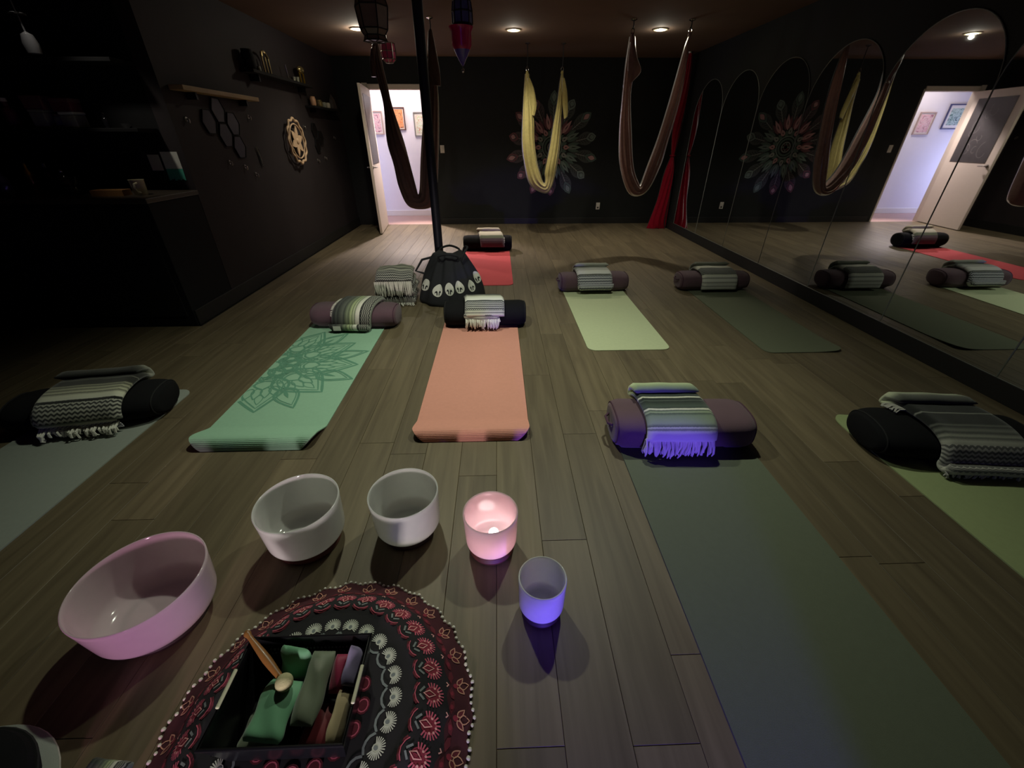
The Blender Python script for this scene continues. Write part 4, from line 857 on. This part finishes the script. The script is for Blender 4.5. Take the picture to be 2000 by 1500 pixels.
fringe(t, -0.15, 0.21, -(0.165 + OF + 0.006), 0.07, 0.012, M_wool_w, 44, 0.05, 8, 0.0045)
# plum bolster on the mint mat: stripes run along the drape
MBm = stripe_mat('serape_length', [(0, K(150, 150, 140)), (0.02, B_), (0.1, K(40, 44, 42)), (0.14, K(74, 80, 74)), (0.18, K(46, 50, 48)), (0.3, K(92, 98, 88)), (0.34, K(60, 66, 60)), (0.42, K(126, 138, 110)), (0.46, K(90, 100, 80)), (0.52, K(176, 190, 142)), (0.55, K(104, 116, 90)), (0.58, K(190, 200, 164)), (0.61, K(110, 120, 98)), (0.64, W_), (0.72, K(220, 220, 206)), (0.735, B_), (0.755, B_), (1, G_)], 'u', zig=[(0.76, 0.98, 9, K(50, 52, 50), K(150, 150, 140))])
b = (0.28, 0.17, 2.6, mz); t = blanket('dark to white striped blanket laid lengthwise over the plum bolster on the mint mat', (-1.205, 3.33, 0.0), -0.05)
slab(t, folded(b, 35, 0.05, TH, None, 0.075), 0.32, TH, MBm, 'folded_cloth', 9, wav=0.0013, skew=-0.05, shift=0.03)
MB().box(-0.03, 0.03, -0.002, 0.002, -0.018, 0.018).build('white_tag', M_tagw, t, False, loc=(-0.09, -(0.14 + OF + 0.0655), 0.052))
edge_fringe(t, b, -0.125, -1, 70, 165, 22, M_wool_w, 'fringe', 4)
# black bolster on the coral mat
MC = stripe_mat('serape_white', [(0, K(80, 80, 74)), (0.2, B_), (0.28, K(60, 60, 56)), (0.36, K(140, 140, 128)), (0.44, W_), (0.6, K(222, 222, 210)), (0.61, B_), (0.63, B_), (0.64, G_), (0.86, G_), (0.88, W_), (0.91, K(110, 110, 108)), (0.94, W_), (1, W_)], zig=[(0.64, 0.85, 12, K(44, 46, 44), K(178, 178, 170))])
b = (0.27, 0.19, 2.2, mz); t = blanket('white and charcoal zigzag blanket with fringe on the black bolster of the coral mat', (-0.12, 3.30, 0.0), 0.0)
slab(t, folded(b, 40, 0.125, TH), 0.32, TH, MC, 'folded_cloth', 11, wav=0.0013, skew=0.02, shift=-0.01)
slab(t, front(b, 0.15, 0.08, OF), 0.28, 0.018, MC, 'inner_fold', 12, 0.8, 1.0, shift=-0.02)
fringe(t, -0.155, 0.12, -(0.135 + OF + 0.006), 0.115, 0.022, M_wool_w, 36, 0.03, 13, 0.0042)
# black bolster on the red mat
MD = stripe_mat('serape_cream', [(0, K(150, 140, 124)), (0.15, K(206, 194, 172)), (0.3, K(150, 140, 130)), (0.4, K(212, 202, 182)), (0.58, K(206, 198, 178)), (0.62, K(112, 120, 102)), (0.7, K(120, 126, 108)), (0.72, K(96, 84, 96)), (1, K(110, 96, 108))], zig=[(0.74, 1.0, 10, K(92, 78, 94), K(122, 108, 122))])
b = (0.26, 0.19, 2.2, mz); t = blanket('cream and mauve folded blanket on the round black bolster of the red mat', (-0.15, 6.04, 0.0), 0.0)
slab(t, folded(b, 48, 0.07, 0.05, 84), 0.33, 0.05, MD, 'folded_cloth', 14, wav=0.0013, shift=0.04, skew=0.05)
edge_fringe(t, b, 0.205, 1, 130, 172, 9, M_wool_w, 'fringe', 5)
# plum bolster on the sage mat
ME = stripe_mat('serape_pale', [(0, K(190, 190, 176)), (0.1, K(120, 122, 112)), (0.2, K(170, 172, 158)), (0.28, K(98, 102, 96)), (0.4, K(140, 144, 136)), (0.5, K(190, 190, 184)), (0.54, K(160, 160, 156)), (0.58, K(206, 206, 198)), (0.7, K(214, 214, 210)), (0.73, B_), (0.75, G_), (1, W_)], zig=[(0.75, 1.0, 13, K(72, 74, 84), K(196, 196, 200))])
b = (0.27, 0.17, 2.6, mz); t = blanket('pale grey folded blanket with zigzag front fold on the plum bolster of the sage mat', (0.975, 4.20, 0.0), 0.03)
slab(t, folded(b, 30, 0.085, TH, 72, 0.115), 0.35, TH, ME, 'folded_cloth', 16, wav=0.0013, shift=-0.01)
# plum bolster on the olive mat
MF = stripe_mat('serape_band', [(0, K(120, 124, 110)), (0.12, K(90, 94, 86)), (0.25, K(150, 154, 138)), (0.33, W_), (0.42, W_), (0.44, D_), (0.66, D_), (0.68, W_), (0.72, K(210, 210, 200)), (0.74, K(120, 120, 116)), (0.76, K(206, 206, 198)), (0.8, K(206, 206, 198)), (0.82, K(140, 140, 134)), (0.84, K(200, 200, 192)), (0.88, K(200, 200, 192)), (0.9, K(130, 130, 126)), (0.92, K(190, 190, 182)), (1, K(180, 180, 172))], zig=[(0.45, 0.65, 14, K(66, 70, 68), K(124, 126, 120))])
b = (0.27, 0.17, 2.6, mz); t = blanket('white blanket with one wide dark zigzag band on the plum bolster by the mirrors', (2.225, 4.20, 0.0), 0.0)
slab(t, folded(b, 30, 0.035, TH, 70), 0.36, TH, MF, 'folded_cloth', 19, wav=0.0013, shift=0.01)
# black bolster on the lime mat
MH = stripe_mat('serape_dark', [(0, K(190, 196, 166)), (0.08, K(170, 176, 150)), (0.15, K(90, 92, 84)), (0.24, K(36, 38, 36)), (0.38, K(32, 34, 32)), (0.395, K(136, 138, 128)), (0.41, K(34, 36, 34)), (0.56, K(36, 38, 36)), (0.58, K(96, 98, 90)), (0.6, K(40, 42, 40)), (0.64, K(110, 112, 102)), (0.67, K(60, 62, 58)), (0.7, K(150, 152, 136)), (0.72, K(90, 92, 84)), (0.75, K(176, 176, 160)), (1, K(186, 184, 170))], zig=[(0.78, 0.97, 8, K(110, 110, 104), K(194, 192, 180))])
b = (0.34, 0.16, 2.3, mz); t = blanket('dark striped blanket with pale zigzag border on the black bolster of the lime mat', (2.2, 1.58, 0.0), -0.10)
slab(t, folded(b, 32, 0.052, TH, 70, 0.08), 0.37, TH, MH, 'folded_cloth', 21, wav=0.0013, skew=0.05, shift=0.02)
fringe(t, -0.14, 0.20, -(0.17 + OF + 0.044), 0.045, 0.012, M_wool_g, 26, 0.012, 24, 0.004)
edge_fringe(t, b, -0.185, -1, 40, 78, 14, M_wool_g, 'side_fringe', 8)
# stacked pair beside the tote bag
MI = stripe_mat('serape_stack', [(0, K(110, 112, 100)), (0.15, K(170, 172, 152)), (0.3, K(90, 92, 84)), (0.42, K(176, 178, 160)), (0.55, K(60, 62, 58)), (0.62, K(190, 190, 176)), (0.7, K(130, 130, 122)), (1, K(120, 120, 114))], zig=[(0.7, 1.0, 11, K(64, 66, 64), K(170, 170, 162))])
t = blanket('lower grey zigzag blanket of the two stacked beside the tote bag', (-0.98, 3.93, 0.0), 0.08)
slab(t, [(0.17, 0.045), (0.0, 0.048), (-0.14, 0.046), (-0.175, 0.044)], 0.36, 0.075, MI, 'lower_fold', 31, 0.6, 1, wav=0.002)
slab(t, [(0.17, 0.124), (0.0, 0.125), (-0.13, 0.124), (-0.175, 0.120)], 0.37, 0.066, MI, 'upper_fold', 32, 0.5, 1, wav=0.002)
fringe(t, -0.12, 0.16, -0.18, 0.03, 0.004, M_wool_w, 22, 0.03, 33)
t = blanket('upper fringed grey blanket of the two stacked beside the tote bag', (-0.982, 3.93, 0.163), 0.05)
slab(t, [(0.16, 0.036), (0.0, 0.037), (-0.12, 0.036), (-0.165, 0.034)], 0.35, 0.066, MI, 'lower_fold', 34, 0.5, 1, wav=0.002)
slab(t, [(0.15, 0.10), (0.02, 0.115), (-0.1, 0.10), (-0.16, 0.055)], 0.34, 0.06, MI, 'upper_fold', 35, 0, 1, wav=0.007)
fringe(t, -0.17, 0.17, -0.192, 0.075, -0.07, M_wool_w, 44, 0.02, 36)

# ---------------------------------------------------------------- tote bag
t = thing('tote_bag', 'slouchy black tote bag with a row of white oval tree emblems', 'bag', (-0.46, 3.93, 0))
BH = 0.44
def bagp(a, s_, off=0.0):
    rx = (0.315 + off) * (1 - 0.56 * s_ ** 1.5); ry = (0.24 + off) * (1 - 0.55 * s_ ** 1.6)
    wr = 1 + (0.075 * math.sin(8 * a + 1.2 * s_ + 0.6) + 0.05 * math.sin(13 * a + 1 - 2 * s_)) * min(1, s_ * 1.2 + 0.3)
    rr = rx * ry / math.sqrt((ry * math.cos(a)) ** 2 + (rx * math.sin(a)) ** 2)
    rr *= wr; return Vector((rr * math.cos(a), rr * math.sin(a), BH * s_ + 0.02 * math.sin(3 * a) * s_))
v = []; f = []; n = 72; rows = 22
for j in range(rows + 1):
    s_ = j / rows; k_ = 1 if j > 0 else 0.95
    for k in range(n): q = bagp(2 * PI * k / n, s_); v.append((q.x * k_, q.y * k_, max(0, q.z)))
for j in range(rows):
    for k in range(n): k2 = (k + 1) % n; f.append((j * n + k, j * n + k2, (j + 1) * n + k2, (j + 1) * n + k))
f.append(tuple(range(n))[::-1]); f.append(tuple(rows * n + k for k in range(n)))
M_bag = mat('black_cotton', rgb(30, 31, 36), 0.9, noise=0.2, nscale=14, bump=0.2, bscale=200)
MB().add(v, f).build('sack', M_bag, t, True, 60)
for k, (a0, a1, hgt) in enumerate([(-2.2, -0.9, 0.10), (-0.7, 0.5, 0.13), (0.9, 2.3, 0.09)]):
    A, B = bagp(a0, 0.93), bagp(a1, 0.93); C_ = (A + B) / 2; outv = Vector((C_.x, C_.y, 0)) * 0.6
    MB().tube(crom([tuple(q) for q in (A, A + Vector((0, 0, hgt * 0.45)) + outv * 0.3, C_ + Vector((0, 0, hgt * 0.7)) + outv * 0.8, B + Vector((0, 0, hgt * 0.45)) + outv * 0.3, B)], 5), 0.010, 8).build('strap', M_bag, t)
MB().tube([bagp(2.9, 0.9), bagp(2.9, 0.85) + Vector((-0.1, -0.03, 0.0)), bagp(3.1, 0.7) + Vector((-0.09, -0.03, -0.02)), bagp(3.2, 0.6)], 0.011, 8).build('strap', M_bag, t)
for ac, sc in [(-2.05, 0.34), (-1.56, 0.37), (-1.12, 0.40), (-0.62, 0.42), (-2.75, 0.42), (-0.12, 0.52)]:
    pts = []; v = []; f = []; N_ = 28; rings = 5
    for j in range(rings + 1):
        for k in range(N_):
            q = 2 * PI * k / N_; rr = j / rings; v.append(bagp(ac + 0.19 * rr * math.cos(q), sc + 0.125 * rr * math.sin(q), 0.0) * 1.0 + Vector((math.cos(ac), math.sin(ac), 0.25)) * 0.004)
    for j in range(rings):
        for k in range(N_): k2 = (k + 1) % N_; f.append((j * N_ + k, j * N_ + k2, (j + 1) * N_ + k2, (j + 1) * N_ + k))
    o = MB().add(v, f).build('oval_emblem', M_tagw, t)
    e = MB()
    for d in (-1, 1):
        e.poly([bagp(ac + d * x, sc + y) + Vector((math.cos(ac), math.sin(ac), 0.25)) * 0.006 for x, y in [(0.020, -0.09), (0.026, -0.03), (0.055, 0.0), (0.105, -0.012), (0.13, -0.052), (0.095, -0.036), (0.062, -0.045), (0.055, -0.095)]])
    e.build('tree_emblem', M_bag, o, False)

# ---------------------------------------------------------------- crystal bowls
def bowl(label, x, y, R_, H_, taper, m, ring_m, ringr, wall=0.0055, lean=0.0):
    t = thing('crystal_singing_bowl', label, 'singing bowl', (x, y, 0), group='frosted crystal singing bowls')
    rz = 0.03
    MB().lathe([(ringr - 0.018, 0.0), (ringr + 0.012, 0.0), (ringr + 0.018, rz * 0.5), (ringr + 0.012, rz - 0.001), (ringr - 0.012, rz - 0.001), (ringr - 0.018, rz * 0.5), (ringr - 0.018, 0.0)], 40).build('rubber_ring', ring_m, t)
    def prof(z0, R1, rb, cr):
        pr = [((rb - cr) * k / 4, z0) for k in range(5)]
        for k in range(1, 13): a = PI / 2 * k / 12; pr.append((rb - cr + cr * math.sin(a), z0 + cr * 0.85 * (1 - math.cos(a))))
        zs = pr[-1][1]
        for k in range(1, 9): q = k / 8; pr.append((rb + (R1 - rb) * q ** 0.9, zs + (H_ - zs) * q))
        return pr
    rb = R_ * taper; z0 = rz - 0.003
    o_ = prof(z0, R_, rb, rb * 0.42); inn = prof(z0 + wall, R_ - wall, rb - wall, rb * 0.42 - wall)[::-1]
    rim = [(R_ - wall * 0.3, H_ + 0.002), (R_ - wall * 0.7, H_ + 0.002)]
    MB().lathe(o_ + rim + inn, 72).build('bowl', m, t, True, 80)
    return t
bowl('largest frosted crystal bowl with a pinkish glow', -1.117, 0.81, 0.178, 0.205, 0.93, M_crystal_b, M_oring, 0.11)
bowl('frosted crystal bowl on a red-brown rubber ring, second largest', -0.757, 1.102, 0.147, 0.215, 0.95, M_crystal, M_oring_r, 0.10)
bowl('frosted crystal bowl of middle size between the red-ringed and the rose bowl', -0.376, 1.14, 0.131, 0.212, 0.96, M_crystal, M_oring, 0.085)
pinkb = bowl('glowing rose pink crystal bowl with a lit ball lamp inside', -0.045, 1.05, 0.101, 0.195, 0.95, M_crystal_p, M_oring_r, 0.07)
bowl('smallest frosted crystal bowl lit violet blue', 0.122, 0.796, 0.0765, 0.175, 0.97, M_crystal, M_oring, 0.05)
t = thing('ball_lamp', 'small bright white ball lamp lying in the rose bowl', 'lamp', (-0.036, 1.068, 0.036))
MB().lathe([(0, -0.001), (0.018, -0.001), (0.018, 0.006), (0, 0.006)], 20).build('lamp_base', M_white, t)
MB().ball((0, 0, 0.022), 0.019, 20, 12).build('glowing_ball', mat('lamp_glow', (1, 0.95, 0.92, 1), 0.4, noise=0, emit=(1.0, 0.90, 0.86, 1), estr=16), t)
point('ball_lamp_light', (-0.035, 1.015, 0.10), 0.34, (1.0, 0.62, 0.66), 0.02)

# ---------------------------------------------------------------- round tapestry cloth on a low cushion
TC = (-0.5, 0.5); TR = 0.405
def tz(r):
    if r < 0.26: return 0.098
    q = min(1, (r - 0.26) / (0.40 - 0.26)); return 0.098 * (1 - q * q * (3 - 2 * q)) + 0.004
def tz2(r, a): return tz(r) + 0.006 * math.sin(15 * a + 1) * min(1, max(0, (r - 0.27) / 0.1)) * (1 if r < 0.39 else 0.35)
t = thing('round_tapestry', 'round maroon and black mandala cloth with white pompom trim on the floor', 'tablecloth', (TC[0], TC[1], 0))
MB().lathe([(0, 0.0), (0.27, 0.0), (0.29, 0.02), (0.275, 0.06), (0.24, 0.085), (0, 0.09)], 48).build('padding', M_blk_f, t)
def tedge(a): return TR * (1 + 0.012 * math.cos(30 * a))
v = []; f = []; n = 180; rows = 40
for j in range(rows + 1):
    for k in range(n): a = 2 * PI * k / n; r = tedge(a) * j / rows; v.append((r * math.cos(a), r * math.sin(a), tz2(r, a) + 0.002))
nn = len(v)
for j in range(rows):
    for k in range(n): k2 = (k + 1) % n; f.append((j * n + k, (j + 1) * n + k, (j + 1) * n + k2, j * n + k2))
M_tblack = mat('black_cotton_print', rgb(24, 22, 26), 0.9, noise=0.15, nscale=30); M_tmar = mat('maroon_print', rgb(60, 15, 26), 0.9, noise=0.35, nscale=26)
fm = [1 if (q // n) >= 34 else 0 for q in range(rows * n)]
link('cloth', new_mesh('cloth', v, f, [M_tblack, M_tmar], True, None, None, fm), t)
TP = {k: mat('tapestry_' + k, c, 0.9, noise=0.12, nscale=60) for k, c in dict(red=rgb(126, 34, 52), rose=rgb(196, 92, 112), blush=rgb(226, 166, 160), white=rgb(200, 202, 190), grey=rgb(120, 128, 128), tan=rgb(190, 140, 118), wine=rgb(92, 24, 36)).items()}
tp = {k: MB() for k in TP}
def tput(lv):
    def g(u, v_): r = math.hypot(u, v_); a = math.atan2(v_, u); return (u, v_, tz2(r, a) + 0.0034 + 0.0005 * lv)
    return g
def polar(a0, r0, x, y):  # local: x tangential, y outward
    r = r0 + y; a = a0 - x / max(0.05, r0); return (r * math.cos(a), r * math.sin(a))
def tpoly(k, lv, a, r, pts): tp[k].poly([tput(lv)(*polar(a, r, x, y)) for x, y in pts])
def trib(k, lv, a, r, pts, wd, closed=False): tp[k].ribbon([polar(a, r, x, y) for x, y in pts], wd, tput(lv), closed)
def circ(cx, cy, rx, ry=None, n=10): ry = ry or rx; return [(cx + rx * math.cos(2 * PI * i / n), cy + ry * math.sin(2 * PI * i / n)) for i in range(n)]
NPk = 29
for k in range(NPk):
    a = 2 * PI * (k + 0.4) / NPk; r = 0.300
    for q in range(15):
        b = math.radians(-25 + 230 * q / 14); trib('rose', 1, a, r, [(0.015 * math.cos(b), 0.006 + 0.015 * math.sin(b)), (0.028 * math.cos(b), 0.006 + 0.027 * math.sin(b))], 0.0032)
    tpoly('red', 0.6, a, r, circ(0, 0.006, 0.019, 0.019, 14))
    for q in range(5): b = math.radians(10 + 160 * q / 4); tpoly('blush', 1.6, a, r, circ(0.0145 * math.cos(b), 0.008 + 0.0145 * math.sin(b), 0.0028, n=6))
    trib('blush', 2, a, r, [(0, -0.016), (0.008, -0.002), (0, 0.013), (-0.008, -0.002)], 0.0032, True); tpoly('red', 1.8, a, r, circ(0, -0.002, 0.004, 0.006))
    for d in (-1, 1): trib('grey', 1, a, r, [(d * 0.003, -0.026), (d * 0.016, -0.014)], 0.005)
    trib('wine', 1, a, r, [(-0.026, -0.030), (-0.018, -0.036), (-0.006, -0.040), (0.006, -0.040), (0.018, -0.036), (0.026, -0.030)], 0.008)
    trib('rose', 1.5, a, r, [(-0.026, -0.026), (-0.016, -0.034), (0.0, -0.0385), (0.016, -0.034), (0.026, -0.026)], 0.0022)
NW = 24
for k in range(NW):
    a = 2 * PI * (k + 0.3) / NW; r = 0.206
    for q in range(17):
        b = math.radians(-30 + 240 * q / 16); trib('white', 1, a, r, [(0.008 * math.cos(b), 0.008 * math.sin(b)), (0.023 * math.cos(b), 0.022 * math.sin(b))], 0.0026)
    tpoly('white', 0.6, a, r, circ(0, 0, 0.010, 0.010)); tpoly('grey', 1.2, a, r, circ(0, -0.001, 0.005, 0.006))
    trib('grey', 1, a, r, [(-0.026, -0.018), (-0.014, -0.028), (0, -0.031), (0.014, -0.028), (0.026, -0.018)], 0.006)
for k in range(29):
    a = 2 * PI * (k + 0.9) / 29; r = 0.365
    for d in (-1, 1):
        tpoly('wine', 0.8, a, r, [(d * x, y) for x, y in [(0.004, -0.012), (0.018, -0.018), (0.034, -0.014), (0.038, -0.006), (0.022, -0.004)]][::d]); tpoly('red', 1.2, a, r, circ(d * 0.022, -0.011, 0.006, 0.004))
        trib('tan', 1.4, a, r, leaf(0, 0, PI / 2 - d * 0.75, 0.006, 0.030, 0.006, 6), 0.0026, True)
        tpoly('wine', 1.0, a, r, leaf(0, 0, PI / 2 - d * 0.75, 0.008, 0.028, 0.004, 6))
    trib('tan', 1.4, a, r, leaf(0, 0, PI / 2, 0.010, 0.036, 0.009, 6), 0.0024, True); tpoly('red', 1, a, r, circ(0, 0, 0.007))
    trib('blush', 1.4, a, r, [(-0.006, -0.024), (0, -0.019), (0.006, -0.024)], 0.003)
for k in range(16):
    a = 2 * PI * k / 16; tpoly('wine', 0.6, a, 0.13, circ(0, 0, 0.02, 0.018, 12)); trib('rose', 1, a, 0.13, circ(0, 0, 0.014, 0.013, 12), 0.003, True)
for k, mb in tp.items(): tag(mb.build('printed_' + k + '_motifs', TP[k], t, False), kind='stuff')
pm = None; NPm = 150
for k in range(NPm):
    a = 2 * PI * k / NPm; r = tedge(a) + 0.003; jr = random.uniform(-0.002, 0.002); zz = 0.0054
    if pm is None: o = MB().ball((0, 0, 0), 0.0054, 8, 5).build('pompom', M_wool_w, t); pm = o.data
    else: o = link('pompom', pm, t)
    o.location = ((r + jr) * math.cos(a), (r + jr) * math.sin(a), zz); s_ = random.uniform(0.8, 1.1); o.scale = (s_, s_, s_)

# ---------------------------------------------------------------- black basket and its contents
BZ = 0.1045
bk = thing('black_basket', 'black plastic basket tray holding eye pillows on the mandala cloth', 'basket', (-0.515, 0.497, BZ))
hx, hy, bh = 0.157, 0.117, 0.115; tpr = 0.86
M_bk = mat('black_plastic', rgb(14, 14, 17), 0.3, noise=0.1, spec=0.5)
b = MB(); th = 0.004
def wallq(p0, p1, q0, q1, m_=None):  # bottom p0->p1, top q0->q1, inward thickness by shrinking
    pts = [Vector(p0), Vector(p1), Vector(q1), Vector(q0)]; c = (pts[0] + pts[1] + pts[2] + pts[3]) / 4; n_ = (pts[1] - pts[0]).cross(pts[3] - pts[0]).normalized()
    if n_.dot(Vector((c.x, c.y, 0))) > 0: n_ = -n_
    b.add(pts + [p + n_ * th for p in pts], [(0, 1, 2, 3), (7, 6, 5, 4), (0, 4, 5, 1), (1, 5, 6, 2), (2, 6, 7, 3), (3, 7, 4, 0)])
c0 = [(-hx * tpr, -hy * tpr, 0), (hx * tpr, -hy * tpr, 0), (hx * tpr, hy * tpr, 0), (-hx * tpr, hy * tpr, 0)]; c1 = [(-hx, -hy, bh), (hx, -hy, bh), (hx, hy, bh), (-hx, hy, bh)]
for i in range(4): j = (i + 1) % 4; wallq(c0[i], c0[j], c1[i], c1[j])
b.box(-hx * tpr, hx * tpr, -hy * tpr, hy * tpr, 0, th); b.build('tray_walls', M_bk, bk, False)
MB().tube([(-hx, -hy, bh), (hx, -hy, bh), (hx, hy, bh), (-hx, hy, bh)], 0.005, 8, True).build('rolled_rim', M_bk, bk)
M_glint = mat('slot_highlight_pale', rgb(206, 206, 180), 0.15, noise=0.03, coat=0.6)  # pale bars stand in for light glinting off the handle slots
for s_ in (-1, 1): MB().box(-0.0045, 0.0045, -0.042, 0.042, -0.0035, 0.0035, 0.003).build('slot_highlight', M_glint, bk, False, loc=(s_ * (hx - 0.001), 0.0, bh + 0.004))
hol = MB()
for row in range(2):
    for k in range(24): x = -0.11 + 0.0095 * k; hol.box(x, x + 0.004, hy * 0.955 - 0.0105 - 0.0025 * row, hy * 0.955 - 0.0075 - 0.0025 * row, bh * 0.72 - 0.014 * row, bh * 0.72 - 0.014 * row + 0.006)
tag(hol.build('perforations', mat('perforation_grey', rgb(92, 92, 96), 0.5), bk, False), kind='stuff')
def pillow(name, label, cat, pts, wd, th_, m, seed=0, roll=0.0, twist=0.0):
    """soft closed bag following a 3D centre line"""
    P = crom([tuple(p) for p in pts], 7); mb = MB(); v = []; f = []; n = 24; N_ = len(P); r_ = random.Random(seed); ph = [r_.random() * 6 for _ in range(3)]
    for i, p in enumerate(P):
        s_ = i / (N_ - 1); a = Vector(P[max(0, i - 1)]); b_ = Vector(P[min(N_ - 1, i + 1)]); t_ = (b_ - a).normalized(); sd = t_.cross(Vector((0, 0, 1))).normalized(); up = sd.cross(t_)
        e = max(0.03, (1 - abs(2 * s_ - 1) ** 5)); we = 0.90 + 0.10 * (1 - abs(2 * s_ - 1) ** 4) - 0.06 * math.cos(PI * (2 * s_ - 1)) ** 2
        tw = Matrix.Rotation(roll + twist * (s_ - 0.5), 3, t_)
        for k in range(n):
            q = 2 * PI * k / n; cx = math.copysign(abs(math.cos(q)) ** 0.9, math.cos(q)) * wd / 2 * we * (1 + 0.05 * math.sin(9 * s_ + ph[0])); cz = math.copysign(abs(math.sin(q)) ** (1.25), math.sin(q)) * th_ / 2 * e * (1 + 0.18 * math.sin(7 * s_ + 4 * math.cos(q) + ph[1]))
            v.append(Vector(p) + tw @ (sd * cx + up * cz))
    for i in range(N_ - 1):
        for k in range(n): k2 = (k + 1) % n; f.append((i * n + k, i * n + k2, (i + 1) * n + k2, (i + 1) * n + k))
    f.append(tuple(range(n))[::-1]); f.append(tuple((N_ - 1) * n + k for k in range(n)))
    o = mb.add(v, f).build(name, m, None, True, 70); return tag(o, label, cat)
B0 = Vector((-0.515, 0.497, BZ))
def bp(x, y, z): return (B0.x + x, B0.y + y, B0.z + z)
def satin(name, c): return mat(name, c, 0.6, noise=0.12, nscale=14, sheen=0.4, bump=0.1, bscale=60)
M_eg = satin('seafoam_satin', rgb(112, 172, 132)); M_es = satin('sage_grey_cotton', rgb(118, 128, 106)); M_em = satin('magenta_satin', rgb(150, 22, 70)); M_er = satin('dark_red_satin', rgb(112, 16, 30)); M_el = satin('lilac_satin', rgb(134, 122, 160)); M_ec = satin('cream_satin', rgb(196, 176, 138))
pillow('eye_pillow', 'seafoam green eye pillow bent upright at the back of the basket', 'eye pillow', [bp(-0.036, 0.057, 0.030), bp(-0.034, 0.072, 0.072), bp(-0.030, 0.091, 0.115)], 0.086, 0.028, M_eg, 1)
pillow('eye_pillow', 'seafoam green eye pillow lying along the basket under the mallet head', 'eye pillow', [bp(-0.040, 0.036, 0.068), bp(-0.045, -0.01, 0.068), bp(-0.05, -0.06, 0.062), bp(-0.053, -0.088, 0.058)], 0.096, 0.042, M_eg, 2)
pillow('eye_pillow', 'dull green eye pillow at the bottom of the basket beside its front wall', 'eye pillow', [bp(-0.076, -0.015, 0.021), bp(-0.078, -0.055, 0.021), bp(-0.074, -0.084, 0.023)], 0.092, 0.028, M_es, 3)
pillow('eye_pillow', 'sage grey eye pillow in the middle of the basket', 'eye pillow', [bp(0.040, 0.090, 0.094), bp(0.038, 0.045, 0.084), bp(0.034, -0.005, 0.072), bp(0.030, -0.062, 0.066)], 0.064, 0.042, M_es, 4)
pillow('eye_pillow', 'magenta satin eye pillow standing beside the sage grey one', 'eye pillow', [bp(0.088, 0.084, 0.088), bp(0.087, 0.045, 0.076), bp(0.085, 0.006, 0.056)], 0.038, 0.034, M_em, 5)
pillow('eye_pillow', 'dark red satin eye pillow low at the front of the basket', 'eye pillow', [bp(0.060, 0.0, 0.022), bp(0.058, -0.04, 0.022), bp(0.052, -0.088, 0.021)], 0.070, 0.030, M_er, 6)
pillow('eye_pillow', 'lilac satin eye pillow leaning on the basket end wall', 'eye pillow', [bp(0.126, 0.096, 0.098), bp(0.122, 0.055, 0.084), bp(0.118, 0.016, 0.070)], 0.058, 0.019, M_el, 7, roll=-1.1)
pillow('eye_pillow', 'cream satin eye pillow below the lilac one along the end wall', 'eye pillow', [bp(0.114, 0.010, 0.055), bp(0.111, -0.04, 0.048), bp(0.107, -0.088, 0.036)], 0.052, 0.019, M_ec, 8, roll=-1.0)
# mallet
ml = thing('bowl_mallet', 'wooden singing bowl mallet with a pale suede ball laid across the basket', 'mallet', (0, 0, 0))
A, B = Vector((-0.6856, 0.6217, 0.2385)), Vector((-0.5541, 0.5182, 0.2124)); d = (B - A)
pts = [A + d * q for q in (0, 0.03, 0.06, 0.10, 0.16, 0.3, 0.45, 0.6, 0.75, 0.9, 1.0)]; rr = [0.005, 0.0085, 0.009, 0.0065, 0.0062, 0.008, 0.0095, 0.0105, 0.0095, 0.008, 0.007]
MB().tube(pts, rr, 14).build('handle', mat('turned_wood', rgb(142, 96, 52), 0.35, noise=0.25, nscale=20, coat=0.3), ml)
MB().ball(tuple(B + d.normalized() * 0.012), 0.0205, 20, 14).build('suede_ball', mat('pale_suede', rgb(186, 180, 140), 0.9, noise=0.12, nscale=60, bump=0.3, bscale=400), ml)

# ---------------------------------------------------------------- cushion and blanket at the near left corner
t = thing('round_floor_pad', 'flat round grey floor pad under the black cushion', 'floor pad', (-1.31, 0.27, 0))
MB().lathe([(0, 0), (0.235, 0), (0.25, 0.006), (0.25, 0.016), (0.235, 0.022), (0, 0.023)], 48).build('pad', M_grey, t); MB().tube([(0.249 * math.cos(2 * PI * k / 48), 0.249 * math.sin(2 * PI * k / 48), 0.011) for k in range(48)], 0.003, 5, True).build('edge_seam', M_wool_g, t)
t = thing('meditation_cushion', 'round black meditation cushion on the flat grey floor pad', 'cushion', (-1.275, 0.29, 0.023))
MB().lathe([(0, 0), (0.16, 0), (0.19, 0.015), (0.2, 0.045), (0.19, 0.075), (0.15, 0.09), (0, 0.095)], 40).build('cover', M_blk_f, t); MB().tube([(0.199 * math.cos(2 * PI * k / 40), 0.199 * math.sin(2 * PI * k / 40), 0.055) for k in range(40)], 0.004, 5, True).build('seam_piping', M_blk_p, t)
t = blanket('folded striped blanket corner on the floor beside the black cushion', (-1.0, 0.31, 0.0), -0.12)
slab(t, [(0.125, 0.022), (0.03, 0.024), (-0.2, 0.024), (-0.26, 0.022)], 0.10, 0.038, MBm, 'lower_fold', 41, wav=0.002)
